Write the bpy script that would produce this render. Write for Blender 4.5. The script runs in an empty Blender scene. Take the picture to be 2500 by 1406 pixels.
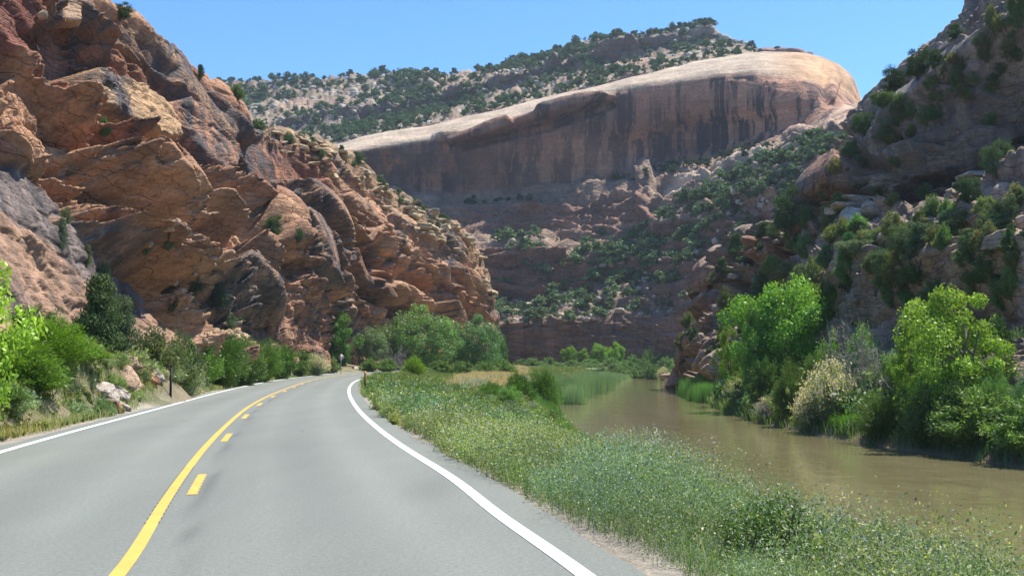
import bpy, math, random
import numpy as np
from mathutils import Vector
from mathutils.bvhtree import BVHTree

sc = bpy.context.scene
# ------------------------------------------------------------------ camera, light, exposure
F, YH, CAMH = 2400.0, 880.0, 1.6          # focal length and horizon in pixels of a 2500 x 1406 frame
PITCH = math.atan((YH - 703.0) / F)
cam_data = bpy.data.cameras.new("camera")
cam = bpy.data.objects.new("camera", cam_data)
sc.collection.objects.link(cam)
cam.location = (0, 0, CAMH)
cam.rotation_euler = (math.radians(90) + PITCH, 0, 0)
cam_data.sensor_width = 36.0
cam_data.lens = 36.0 * F / 2500.0
cam_data.clip_start = 0.1
cam_data.clip_end = 20000
sc.camera = cam

SUN_EL, SUN_AZ = math.radians(65), math.radians(63)    # azimuth clockwise from +Y (ahead and to the right)
world = bpy.data.worlds.new("World")
sc.world = world
world.use_nodes = True
wn = world.node_tree.nodes
sky = wn.new("ShaderNodeTexSky")
sky.sky_type = 'NISHITA'
sky.sun_disc = False
sky.sun_elevation = SUN_EL
sky.sun_rotation = SUN_AZ
sky.altitude = 1600
sky.air_density = 1.0
sky.dust_density = 0.35
sky.ozone_density = 2.0
tint_ = wn.new("ShaderNodeMix"); tint_.data_type = 'RGBA'; tint_.blend_type = 'MULTIPLY'
tint_.inputs[0].default_value = 1.0; tint_.inputs[7].default_value = (0.58, 0.97, 1.32, 1)
world.node_tree.links.new(sky.outputs[0], tint_.inputs[6])
world.node_tree.links.new(tint_.outputs[2], wn["Background"].inputs[0])
wn["Background"].inputs[1].default_value = 0.115
sun_data = bpy.data.lights.new("sun", 'SUN')
sun_data.energy = 5.0
sun_data.angle = math.radians(0.53)
sun_data.color = (1.0, 0.94, 0.83)
sun = bpy.data.objects.new("sun", sun_data)
sc.collection.objects.link(sun)
sdir = Vector((math.sin(SUN_AZ) * math.cos(SUN_EL), math.cos(SUN_AZ) * math.cos(SUN_EL), math.sin(SUN_EL)))
sun.rotation_euler = sdir.to_track_quat('Z', 'Y').to_euler()
sun.location = (60, 60, 200)
sc.view_settings.view_transform = 'Standard'
sc.view_settings.look = 'None'
sc.view_settings.gamma = 1
sc.view_settings.exposure = 0.82
sc.cycles.max_bounces = 6
sc.cycles.transparent_max_bounces = 6
sc.cycles.diffuse_bounces = 3
sc.cycles.volume_bounces = 1

# ------------------------------------------------------------------ helpers
rng = np.random.default_rng(7)
ca, sa = math.cos(PITCH), math.sin(PITCH)


def P(px, py, d):
    """pixel (2500 x 1406 frame) + distance along +Y -> world"""
    px = np.asarray(px, float); py = np.asarray(py, float); d = np.asarray(d, float)
    X = (px - 1250) / F; U = (703 - py) / F
    fy = ca - U * sa; fz = sa + U * ca
    return np.stack([X / fy * d, d + 0 * X, CAMH + fz / fy * d], -1)


def proj(p):
    p = np.asarray(p, float)
    y = p[..., 1]; z = p[..., 2] - CAMH
    fwd = y * ca + z * sa; up = -y * sa + z * ca
    return 1250 + p[..., 0] / fwd * F, 703 - up / fwd * F


def _hash(ix, iy, iz, seed):
    M = np.uint32
    h = (ix.astype(np.int64).astype(M) * M(0x8da6b343)) ^ (iy.astype(np.int64).astype(M) * M(0xd8163841)) ^ \
        (iz.astype(np.int64).astype(M) * M(0xcb1ab31f)) ^ M((seed * 2654435761) & 0xffffffff)
    h ^= h >> M(13); h *= M(0x5bd1e995); h ^= h >> M(15); h *= M(0x27d4eb2d); h ^= h >> M(16)
    return h


def _rnd(h, k=0):
    M = np.uint32
    if k:
        h = h ^ M((k * 0x9e3779b9) & 0xffffffff)
        h = h * M(0x85ebca6b); h ^= h >> M(13); h = h * M(0xc2b2ae35); h ^= h >> M(16)
    return (h >> M(8)).astype(np.float64) / 16777216.0


def vnoise(p, seed=0):
    """value noise in -1..1"""
    f = np.floor(p); t = p - f; t = t * t * (3 - 2 * t)
    i = f.astype(np.int64)
    out = 0
    for dx in (0, 1):
        wx = t[:, 0] if dx else 1 - t[:, 0]
        for dy in (0, 1):
            wy = t[:, 1] if dy else 1 - t[:, 1]
            for dz in (0, 1):
                wz = t[:, 2] if dz else 1 - t[:, 2]
                out = out + wx * wy * wz * _rnd(_hash(i[:, 0] + dx, i[:, 1] + dy, i[:, 2] + dz, seed))
    return out * 2 - 1


def fbm(p, octaves=4, seed=0, gain=0.5):
    a, s, out = 1.0, 0.0, 0
    for k in range(octaves):
        out = out + a * vnoise(p * (2.03 ** k) + 17.3 * k, seed + k)
        s += a; a *= gain
    return out / s


def voronoi(p, seed=0, jit=0.9):
    """distance to nearest and second feature point, id hash, offset to the nearest point"""
    i = np.floor(p).astype(np.int64)
    f1 = np.full(len(p), 9.0); f2 = np.full(len(p), 9.0)
    hid = np.zeros(len(p), np.uint32); off = np.zeros_like(p)
    for dx in (-1, 0, 1):
        for dy in (-1, 0, 1):
            for dz in (-1, 0, 1):
                c = i + np.array([dx, dy, dz])
                h = _hash(c[:, 0], c[:, 1], c[:, 2], seed)
                q = c + 0.5 + jit * (np.stack([_rnd(h, 1), _rnd(h, 2), _rnd(h, 3)], -1) - 0.5)
                v = p - q
                d = np.sqrt((v * v).sum(1))
                near = d < f1
                f2 = np.where(near, f1, np.minimum(f2, d))
                f1 = np.where(near, d, f1)
                hid = np.where(near, h, hid)
                off = np.where(near[:, None], v, off)
    return f1, f2, hid, off


def sstep(a, b, x):
    t = np.clip((x - a) / (b - a), 0, 1)
    return t * t * (3 - 2 * t)


def inpoly(px, py, poly, soft=6.0):
    """soft mask of a polygon given in frame pixels"""
    poly = np.asarray(poly, float)
    inside = np.zeros(px.shape, bool)
    dist = np.full(px.shape, 1e9)
    n = len(poly)
    for k in range(n):
        x1, y1 = poly[k]; x2, y2 = poly[(k + 1) % n]
        c = ((y1 > py) != (y2 > py)) & (px < (x2 - x1) * (py - y1) / (y2 - y1 + 1e-9) + x1)
        inside ^= c
        ex, ey = x2 - x1, y2 - y1
        t = np.clip(((px - x1) * ex + (py - y1) * ey) / (ex * ex + ey * ey + 1e-9), 0, 1)
        dist = np.minimum(dist, np.hypot(px - x1 - t * ex, py - y1 - t * ey))
    sd = np.where(inside, dist, -dist)
    return sstep(-soft * 0.3, soft, sd)


def make_mesh(name, verts, faces, attrs=None, smooth=False):
    """verts (N,3); faces (M,k) array with k = 3 or 4; attrs name -> (N,3|4)"""
    me = bpy.data.meshes.new(name)
    verts = np.ascontiguousarray(verts, np.float32); faces = np.ascontiguousarray(faces, np.int32)
    k = faces.shape[1]
    me.vertices.add(len(verts)); me.vertices.foreach_set("co", verts.ravel())
    me.loops.add(faces.size); me.loops.foreach_set("vertex_index", faces.ravel())
    me.polygons.add(len(faces))
    me.polygons.foreach_set("loop_start", np.arange(0, faces.size, k, dtype=np.int32))
    me.polygons.foreach_set("loop_total", np.full(len(faces), k, np.int32))
    if smooth:
        me.polygons.foreach_set("use_smooth", np.ones(len(faces), bool))
    for an, av in (attrs or {}).items():
        a = me.attributes.new(an, 'FLOAT_COLOR', 'POINT')
        av = np.asarray(av, np.float32)
        if av.shape[1] == 3:
            av = np.c_[av, np.ones(len(av), np.float32)]
        a.data.foreach_set("color", np.ascontiguousarray(av, np.float32).ravel())
    me.update(); me.validate()
    return me


def link(name, me, mat=None, parent=None, label=None, cat=None, group=None, kind=None, loc=None, color=None):
    if mat is not None and len(me.materials) == 0:
        me.materials.append(mat)
    o = bpy.data.objects.new(name, me)
    sc.collection.objects.link(o)
    tag(o, label, cat, group, kind)
    if parent is not None: o.parent = parent
    if loc is not None: o.location = loc
    if color is not None: o.color = (*color, 1)
    return o


def tag(o, label=None, cat=None, group=None, kind=None):
    if label: o["label"] = label
    if cat: o["category"] = cat
    if group: o["group"] = group
    if kind: o["kind"] = kind


def grid_faces(nv, nu):
    a = np.arange(nv * nu).reshape(nv, nu)
    return np.stack([a[:-1, :-1], a[:-1, 1:], a[1:, 1:], a[1:, :-1]], -1).reshape(-1, 4)


def blur(a, r, axis):
    if r < 1: return a
    k = np.arange(-r, r + 1)
    w = np.exp(-0.5 * (k / (r / 2)) ** 2); w /= w.sum()
    pad = [(0, 0)] * a.ndim; pad[axis] = (r, r)
    b = np.pad(a, pad, mode='edge')
    out = 0
    n = a.shape[axis]
    for j, ww in enumerate(w):
        sl = [slice(None)] * a.ndim; sl[axis] = slice(j, j + n)
        out = out + ww * b[tuple(sl)]
    return out


# ------------------------------------------------------------------ materials
def new_mat(name):
    m = bpy.data.materials.new(name); m.use_nodes = True
    nt = m.node_tree; b = nt.nodes["Principled BSDF"]
    return m, nt, b


class N:
    """tiny node helper"""
    def __init__(s, nt): s.nt = nt

    def n(s, t, **kw):
        nd = s.nt.nodes.new(t)
        for k, v in kw.items():
            if k.startswith('i_'):
                nd.inputs[int(k[2:])].default_value = v
            else:
                setattr(nd, k, v)
        return nd

    def l(s, a, b): s.nt.links.new(a, b)

    def noise(s, vec, scale, detail=4, rough=0.55, dist=0.0):
        nd = s.n("ShaderNodeTexNoise")
        nd.inputs["Scale"].default_value = scale; nd.inputs["Detail"].default_value = detail
        nd.inputs["Roughness"].default_value = rough; nd.inputs["Distortion"].default_value = dist
        s.l(vec, nd.inputs["Vector"])
        return nd.outputs[0]

    def rng(s, v, a, b, c=0.0, d=1.0):
        nd = s.n("ShaderNodeMapRange")
        for i, x in zip((1, 2, 3, 4), (a, b, c, d)): nd.inputs[i].default_value = x
        s.l(v, nd.inputs[0])
        return nd.outputs[0]

    def math(s, op, a, b):
        nd = s.n("ShaderNodeMath", operation=op)
        for i, x in enumerate((a, b)):
            if isinstance(x, (int, float)): nd.inputs[i].default_value = x
            else: s.l(x, nd.inputs[i])
        return nd.outputs[0]

    def mix(s, fac, a, b, blend='MIX'):
        nd = s.n("ShaderNodeMix", data_type='RGBA', blend_type=blend)
        for i, x in zip((0, 6, 7), (fac, a, b)):
            if isinstance(x, (int, float)): nd.inputs[i].default_value = x
            elif isinstance(x, tuple): nd.inputs[i].default_value = (*x, 1)
            else: s.l(x, nd.inputs[i])
        return nd.outputs[2]

    def mapping(s, vec, scale, rot=(0, 0, 0)):
        nd = s.n("ShaderNodeMapping")
        nd.inputs["Scale"].default_value = scale; nd.inputs["Rotation"].default_value = rot
        s.l(vec, nd.inputs[0])
        return nd.outputs[0]

    def scalecol(s, col, fac):
        nd = s.n("ShaderNodeVectorMath", operation='SCALE')
        s.l(col, nd.inputs[0]); s.l(fac, nd.inputs["Scale"])
        return nd.outputs[0]


def rock_material(name, unit=1.0, use_objcolor=False, streaks=True, bump=1.0):
    m, nt, b = new_mat(name)
    h = N(nt)
    tc = h.n("ShaderNodeTexCoord").outputs["Object"]
    if use_objcolor:
        base = h.n("ShaderNodeObjectInfo").outputs["Color"]
    else:
        base = h.n("ShaderNodeAttribute", attribute_name="Col").outputs["Color"]
        msk = h.n("ShaderNodeSeparateColor")
        h.l(h.n("ShaderNodeAttribute", attribute_name="Msk").outputs["Color"], msk.inputs[0])
    n1 = h.noise(tc, 0.35 / unit, 5, 0.6)
    n2 = h.noise(tc, 3.0 / unit, 6, 0.65)
    strat = h.noise(h.mapping(tc, (0.15, 0.15, 2.6), (0.06, 0.05, 0)), 1.0 / unit, 5, 0.65, 0.4)
    f = h.math('MULTIPLY', h.rng(n1, 0.3, 0.7, 0.68, 1.32), h.rng(n2, 0.3, 0.72, 0.72, 1.25))
    f = h.math('MULTIPLY', f, h.rng(strat, 0.32, 0.68, 0.82, 1.18))
    col = h.scalecol(base, f)
    col = h.mix(h.rng(h.noise(tc, 1.1 / unit, 4), 0.5, 0.75, 0.0, 0.22), col, (0.36, 0.25, 0.16), 'MIX')
    if not use_objcolor:
        # iron and manganese streaks that rain has drawn down the face
        st = h.noise(h.mapping(tc, (0.55, 0.55, 0.018)), 1.0 / unit, 6, 0.72, 0.15)
        st2 = h.noise(h.mapping(tc, (0.12, 0.12, 0.03)), 1.0 / unit, 3, 0.5)
        sm = h.math('MULTIPLY', h.rng(st, 0.47, 0.545), h.rng(st2, 0.33, 0.50))
        sm = h.math('MULTIPLY', sm, msk.outputs[0])
        col = h.mix(sm, col, (0.032, 0.026, 0.030))
        # desert varnish in patches
        vn = h.noise(h.mapping(tc, (0.4, 0.4, 0.12)), 1.0 / unit, 6, 0.7, 0.5)
        vm = h.math('MULTIPLY', h.rng(vn, 0.40, 0.56), msk.outputs[1])
        col = h.mix(vm, col, (0.088, 0.072, 0.066))
    h.l(col, b.inputs["Base Color"])
    b.inputs["Roughness"].default_value = 0.88
    if not use_objcolor: h.l(h.rng(vm, 0, 1, .88, .5), b.inputs["Roughness"])
    b.inputs["Specular IOR Level"].default_value = 0.25
    vor = h.n("ShaderNodeTexVoronoi", feature='DISTANCE_TO_EDGE')
    vor.inputs["Scale"].default_value = 0.55 / unit
    wv = h.n("ShaderNodeVectorMath", operation='ADD')
    nz = h.n("ShaderNodeTexNoise"); nz.inputs["Scale"].default_value = 0.35 / unit; nz.inputs["Detail"].default_value = 6
    h.l(tc, nz.inputs["Vector"]); nz2 = h.n("ShaderNodeVectorMath", operation='SCALE'); nz2.inputs['Scale'].default_value = 3.2; h.l(nz.outputs[1], nz2.inputs[0])
    h.l(h.mapping(tc, (.8, .45, 2.4), (.2, 0, 0)), wv.inputs[0]); h.l(nz2.outputs[0], wv.inputs[1])
    h.l(wv.outputs[0], vor.inputs["Vector"])
    crack = h.rng(vor.outputs[0], 0.0, 0.06, 0.0, 1.0)
    if not use_objcolor: crack = h.math('MULTIPLY', crack, h.math('SUBTRACT', 1.0, msk.outputs[2]))
    hh = h.math('ADD', h.math('MULTIPLY', n2, 0.8), h.math('MULTIPLY', strat, .75))
    hh = h.math('ADD', hh, h.math('MULTIPLY', crack, 0.5))
    hh = h.math('ADD', hh, h.math('MULTIPLY', h.noise(tc, 14 / unit, 4, 0.6), 0.18))
    bp = h.n("ShaderNodeBump")
    bp.inputs["Strength"].default_value = 0.85 * bump; bp.inputs["Distance"].default_value = 0.42 * unit
    h.l(hh, bp.inputs["Height"]); h.l(bp.outputs[0], b.inputs["Normal"])
    return m


def leaf_material(name, trans=0.35, gloss=.022):
    m, nt, b = new_mat(name)
    nt.nodes.remove(b)
    h = N(nt)
    var = h.n("ShaderNodeAttribute", attribute_name="Col").outputs["Color"]
    oi = h.n("ShaderNodeObjectInfo")
    col = h.mix(1.0, oi.outputs["Color"], var, 'MULTIPLY')
    col = h.scalecol(col, h.rng(oi.outputs["Random"], 0, 1, 0.82, 1.2))
    d = h.n("ShaderNodeBsdfDiffuse"); t = h.n("ShaderNodeBsdfTranslucent")
    h.l(col, d.inputs[0])
    tcol = h.mix(1.0, col, (1.25, 1.3, 0.55), 'MULTIPLY'); h.l(tcol, t.inputs[0])
    mx = h.n("ShaderNodeMixShader"); mx.inputs[0].default_value = trans
    h.l(d.outputs[0], mx.inputs[1]); h.l(t.outputs[0], mx.inputs[2])
    g = h.n("ShaderNodeBsdfGlossy"); g.inputs["Roughness"].default_value = 0.45
    g.inputs["Color"].default_value = (1, 1, 1, 1)
    mx2 = h.n("ShaderNodeMixShader"); mx2.inputs[0].default_value = gloss
    h.l(mx.outputs[0], mx2.inputs[1]); h.l(g.outputs[0], mx2.inputs[2])
    h.l(mx2.outputs[0], nt.nodes["Material Output"].inputs[0])
    return m


def plain_mat(name, col, rough=0.8, noise=0.2, scale=5, metallic=0.0):
    m, nt, b = new_mat(name); h = N(nt)
    tc = h.n("ShaderNodeTexCoord").outputs["Object"]
    c = h.n("ShaderNodeRGB"); c.outputs[0].default_value = (*col, 1)
    h.l(h.scalecol(c.outputs[0], h.rng(h.noise(tc, scale, 5), 0.3, 0.7, 1 - noise, 1 + noise)), b.inputs["Base Color"])
    b.inputs["Roughness"].default_value = rough; b.inputs["Metallic"].default_value = metallic
    return m


M_ROCK = rock_material("sandstone_near", 1.0)
M_FAR = rock_material("sandstone_far", 3.2, bump=0.8)
M_BOULDER = rock_material("boulder_stone", 0.6, use_objcolor=True)
M_LEAF = leaf_material("leaves")
M_NEEDLE = leaf_material("juniper_needles", 0.15, .004)
M_BARK = plain_mat("bark", (0.13, 0.10, 0.08), 0.9, 0.35, 9)
M_DEAD = plain_mat("dead_wood", (0.26, 0.24, 0.21), 0.9, 0.25, 9)

# ------------------------------------------------------------------ loft: a terrain sheet through feature lines
def loft(lines, t, px_per_row=2.6, smooth_rows=(), lat=3, back=None):
    """lines: list of [(t, px, py, d) ...] from foot to top; t: columns. Returns base grid (V, U, 3)"""
    L = []
    for ln in lines:
        a = np.asarray(ln, float)
        if a.shape[1] == 3:
            a = np.c_[a[:, 0], a]
        q = np.stack([np.interp(t, a[:, 0], a[:, k]) for k in (1, 2, 3)], -1)
        q = blur(q, lat, 0)
        L.append(P(q[:, 0], q[:, 1], q[:, 2]))
    if back is not None:
        for off in back:
            L.append(L[-1] + np.asarray(off, float))
    rows = []
    nl = len(L)
    for k in range(nl - 1):
        a, b = L[k], L[k + 1]
        ax, ay = proj(a); bx, by = proj(b)
        isback = back is not None and k >= nl - 1 - len(back)
        n = 14 if isback else int(max(4, np.percentile(np.hypot(bx - ax, by - ay), 80) / px_per_row))
        for j in range(n):
            s = j / n
            if k in smooth_rows:
                p0 = L[k - 1] if k > 0 else a; p3 = L[k + 2] if k + 2 < nl else b
                m0 = (b - p0) * 0.5; m1 = (p3 - a) * 0.5
                dl = np.linalg.norm(b - a, axis=1)[:, None]
                for mm in (m0, m1):
                    ml = np.linalg.norm(mm, axis=1)[:, None] + 1e-9
                    mm *= np.minimum(1, 1.3 * dl / ml)
                rows.append((2*s**3 - 3*s**2 + 1) * a + (s**3 - 2*s*s + s) * m0 + (3*s*s - 2*s**3) * b + (s**3 - s*s) * m1)
            else:
                rows.append(a * (1 - s) + b * s)
    rows.append(L[-1])
    return np.stack(rows, 0)


def grid_normals(G, r=5):
    B = blur(blur(G, r, 0), r, 1)
    du = np.gradient(B, axis=1); dv = np.gradient(B, axis=0)
    n = np.cross(du, dv)
    return n / (np.linalg.norm(n, axis=-1, keepdims=True) + 1e-9)


def rock_relief(p, size, bed, seed, ledge=1.0, block=1.0, aniso=(1.0, 1.0, 0.5), facet=1.0):
    """relief of fractured bedded rock, in metres for blocks about `size` m across"""
    w = np.stack([fbm(p / size * 0.45, 3, seed + 1), fbm(p / size * 0.45 + 40, 3, seed + 2),
                  fbm(p / size * 0.45 + 80, 3, seed + 3)], -1)
    q = p + w * size * 0.55
    z = q @ bed
    d = np.zeros(len(p)); tint = np.zeros(len(p)); crack = np.zeros(len(p))
    s = size
    for k in range(4):
        qs = np.stack([q[:, 0] / aniso[0], q[:, 1] / aniso[1], z / aniso[2]], -1) / s
        f1, f2, h, off = voronoi(qs, seed + 10 * k)
        e = f2 - f1
        a = s * (0.30, 0.26, 0.19, 0.12)[k] * block
        pl = (_rnd(h, 5) - 0.5)
        tl = off[:, 0] * (_rnd(h, 6) - .5) * 1.0 + off[:, 1] * (_rnd(h, 7) - .5) * 1.0 + off[:, 2] * (_rnd(h, 8) - 0.25) * 1.5
        rounding = -0.35 * np.exp(-e / 0.10)
        d += a * (pl * 1.1 + tl * (2.4, 2.0, 1.2, .8)[k] * facet + rounding)
        tint += (pl * (0.8 if k < 2 else 0.5))
        crack = np.maximum(crack, np.exp(-e / 0.06) * (1 if k < 3 else .6))
        s *= 0.46
    # bedding ledges: each bed juts at its top edge and is undercut below
    for hh, aa in ((size * 0.42, 0.15), (size * 0.15, 0.055), (size * 0.055, 0.016)):
        zz = z / hh + fbm(p / size * 0.2, 2, seed + 5) * 1.2
        i = np.floor(zz); fr = zz - i
        r = _rnd(_hash(i.astype(np.int64), np.zeros(len(p), np.int64), np.zeros(len(p), np.int64), seed + 77))
        loc = 0.55 + 0.65 * fbm(p / size * 0.7 + 7, 2, seed + 9)
        prof = np.where(fr > 0.22, 1 - 0.35 * (1 - fr), sstep(0, 0.22, fr) * 0.73)
        d += ledge * aa * size * (r * 1.3 + prof * 0.9 - 0.9) * np.clip(loc, 0, 1.3)
    d += 0.05 * size * fbm(p / size * 1.7, 4, seed + 30)
    return d, tint, crack


TERRAIN = {}


def finish_terrain(name, G, disp, N_, col, msk, mat, label, back_rows=0):
    disp = blur(blur(disp, 1, 0), 1, 1)
    V = G + N_ * disp[..., None]
    nv, nu = G.shape[:2]
    me = make_mesh(name, V.reshape(-1, 3), grid_faces(nv, nu),
                   {"Col": col.reshape(-1, 3), "Msk": msk.reshape(-1, 3)})
    o = link(name, me, mat, kind="structure", label=label)
    fx, fy = proj(V)
    TERRAIN[name] = dict(V=V, px=fx, py=fy, obj=o)
    return V


def edge_fade(nv, nu, n=6):
    return 1.0

# ------------------------------------------------------------------ left canyon wall
BED = np.array([0.05, 0.22, 1.0]); BED /= np.linalg.norm(BED)
t = np.arange(-260, 1216, 2.5)
Ll = [
    [(-300, -620, 960, 15), (0, -20, 1010, 25), (250, 240, 960, 38), (500, 500, 930, 50), (700, 700, 915, 72), (783, 783, 915, 93), (850, 850, 900, 112), (950, 950, 890, 125), (1100, 1100, 890, 155), (1190, 1190, 890, 188), (1214, 1214, 890, 198)],
    [(-300, -600, 880, 16), (0, 0, 905, 26), (250, 250, 880, 40), (500, 500, 868, 52), (700, 700, 868, 75), (783, 783, 866, 94), (800, 800, 862, 106), (850, 850, 855, 114), (950, 950, 852, 127), (1100, 1100, 855, 157), (1190, 1190, 855, 190), (1214, 1214, 855, 200)],
    [(-300, -500, 100, 30), (0, 0, 400, 41), (200, 200, 555, 49), (350, 350, 690, 55), (430, 430, 780, 57), (520, 520, 815, 59), (700, 700, 800, 78), (783, 783, 780, 95), (800, 800, 780, 108), (850, 850, 770, 118), (950, 950, 760, 130), (1100, 1100, 760, 160), (1190, 1195, 800, 192), (1214, 1216, 820, 202)],
    [(-300, -450, 0, 33), (0, 0, 330, 42.5), (200, 200, 500, 51), (350, 350, 600, 57), (430, 430, 650, 62), (520, 520, 690, 68), (650, 650, 600, 77), (783, 783, 620, 98), (800, 800, 620, 110), (900, 900, 610, 122), (1000, 1000, 600, 140), (1100, 1100, 640, 163), (1190, 1208, 740, 195), (1214, 1219, 790, 203)],
    [(-300, -380, -250, 42), (0, 0, 120, 50), (200, 200, 250, 60), (350, 350, 330, 68), (450, 450, 400, 76), (560, 560, 400, 88), (600, 600, 420, 95), (680, 680, 470, 97), (783, 783, 480, 106), (900, 900, 520, 124), (1000, 1000, 540, 142), (1100, 1100, 580, 165), (1190, 1195, 690, 200), (1214, 1212, 770, 205)],
    [(-300, -320, -700, 60), (0, 0, -260, 66), (150, 150, -95, 70), (290, 290, 12, 76), (400, 400, 90, 85), (455, 455, 135, 90), (500, 500, 190, 94), (550, 550, 222, 99), (585, 590, 240, 102), (612, 606, 300, 106), (640, 640, 312, 109), (700, 700, 318, 113), (770, 770, 336, 118), (860, 860, 380, 128), (930, 930, 445, 140), (1000, 1000, 488, 153), (1100, 1100, 535, 175), (1150, 1150, 578, 190), (1180, 1180, 640, 206), (1195, 1193, 690, 211), (1214, 1207, 750, 210)],
]
DS = ([-300, 0, 250, 500, 783, 815, 950, 1100, 1214], [1.05, 1.05, 1.1, 1.2, 1.36, 1.54, 1.48, 1.38, 1.3])
Ll = [[(a, b, c, e * float(np.interp(a, *DS))) for a, b, c, e in ln] for ln in Ll]
G = loft(Ll, t, 2.6, back=[(-45, 25, 3), (-60, 60, -60)])
NL = grid_normals(G, 6)
nv, nu = G.shape[:2]
p = G.reshape(-1, 3)
bx, by = proj(p)
dist = p[:, 1]
d, tint, crack = rock_relief(p, 12.5, BED, 3, ledge=0.45, block=1.0, aniso=(1.1, 2.1, 0.48), facet=1.35)
up = sstep(0, 60, 650 - by + (bx - 600) * 0.35)
# smooth varnished slabs and other hand-placed features (polygons on the wall)
def feat(poly, soft=8): return inpoly(bx, by, poly, soft)
slabA = feat([(-260, 160), (0, 405), (70, 430), (160, 520), (260, 612), (350, 690), (410, 770), (495, 825), (470, 870), (250, 880), (0, 905), (-300, 880)], 14)
slabA_top = feat([(-260, 160), (0, 400), (70, 425), (160, 520), (260, 612), (350, 690), (405, 765), (330, 760), (225, 690), (120, 600), (0, 520), (-260, 330)], 14)
beam = feat([(190, 500), (262, 545), (345, 600), (424, 655), (428, 690), (404, 712), (360, 690), (280, 640), (215, 590)], 9)
underB = feat([(215, 590), (280, 640), (360, 690), (404, 712), (400, 790), (350, 720), (300, 680), (230, 620)], 8)
slabC = feat([(222, 158), (300, 185), (400, 245), (442, 305), (430, 345), (380, 350), (300, 305), (235, 262), (222, 205)], 8)
slabD = feat([(415, 235), (470, 235), (520, 300), (585, 365), (575, 440), (520, 410), (470, 350), (430, 290)], 8)
slabD2 = feat([(0, 200), (60, 230), (150, 330), (185, 400), (120, 400), (50, 330), (0, 290)], 10)
slabE = feat([(300, 50), (340, 70), (420, 120), (500, 220), (590, 320), (580, 350), (500, 270), (420, 190), (330, 110)], 10)
alcove = feat([(590, 360), (640, 330), (700, 360), (750, 400), (770, 450), (700, 470), (640, 440), (600, 440)], 16)
slabF = feat([(590, 430), (640, 460), (700, 540), (712, 570), (650, 555), (600, 500)], 12)
b1 = feat([(120, 0), (215, 10), (222, 50), (200, 78), (150, 70), (118, 40)], 7)
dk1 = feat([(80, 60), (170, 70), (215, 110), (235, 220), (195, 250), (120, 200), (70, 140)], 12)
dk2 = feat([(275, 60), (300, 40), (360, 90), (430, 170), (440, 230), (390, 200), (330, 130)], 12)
wedge = feat([(160, 370), (250, 380), (310, 430), (352, 462), (330, 490), (270, 480), (200, 440)], 9)
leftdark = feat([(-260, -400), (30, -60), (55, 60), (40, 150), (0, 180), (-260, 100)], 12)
rub = feat([(330, 490), (420, 470), (470, 560), (560, 650), (600, 790), (480, 800), (420, 700), (350, 590)], 25)
layers = feat([(620, 430), (860, 470), (880, 560), (800, 620), (700, 560), (640, 500)], 25)
butt = feat([(600, 700), (700, 650), (785, 740), (783, 866), (700, 850)], 14)
smooth = np.maximum.reduce([slabA * 0.93, slabC * 0.88, slabD * .8, slabD2 * .75, slabE * 0.6, alcove * 0.8, slabF * 0.9, butt * .4, leftdark * 0.7])
soft_n = fbm(p * np.array([.09, .09, .16]), 4, 91)
# thin exfoliation sheets on the smooth slabs, elongated down the dip
sq = np.stack([p[:, 1] * 0.16 + p[:, 2] * 0.2, p[:, 0] * 0.25 - p[:, 2] * 0.22, p[:, 2] * 0.22], -1)
f1, f2, h_, off = voronoi(sq + 0.4 * np.stack([soft_n] * 3, -1), 55)
sheets = (_rnd(h_, 4) - .5) * 0.5 - 0.25 * np.exp(-(f2 - f1) / 0.05)
f1, f2, h2_, off = voronoi(sq * 2.7 + 0.5 * np.stack([soft_n] * 3, -1), 56)
sheets += (_rnd(h2_, 4) - .5) * 0.28 - 0.1 * np.exp(-(f2 - f1) / 0.05)
d = d * (1 - smooth) + smooth * (soft_n * 0.7 + sheets)
# dip-slope ribs across the upper wall (big slabs leaning down the canyon)
rib = fbm(np.stack([p[:, 1] * 0.05 + p[:, 2] * 0.07, p[:, 1] * .015, (p[:, 2] - p[:, 1] * 0.1) * 0.05], -1), 3, 201)
d += 2.4 * rib * sstep(-20, 150, 650 - by) * (1 - smooth * 0.6)
fine, tint2, crack2 = rock_relief(p, 4.2, BED, 31, ledge=.45, block=1.0, aniso=(1.0, 1.6, 0.6), facet=1.2)
d += fine * (1 - smooth) * 0.6
rough3, _t3, _c3 = rock_relief(p, 1.7, BED, 63, ledge=.5, block=1.2, aniso=(1, 1, .8))
d += rough3 * rub * 1.1
# stacked beds
lay = p[:, 2] / 2.1 + 0.25 * fbm(p * 0.06, 2, 99)
fr = lay - np.floor(lay)
d += layers * (1.5 * np.sqrt(np.clip(1 - (2 * fr - 1) ** 2, 0, 1)) - 0.7)
d += beam * 1.9 - underB * 1.3 + slabC * 1.3 + slabD * 1.1 + slabE * 1.0 + b1 * 1.6 - dk1 * 2.2 - dk2 * 2.4 + wedge * 1.5 - alcove * 2.4 + leftdark * 1.2
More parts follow.
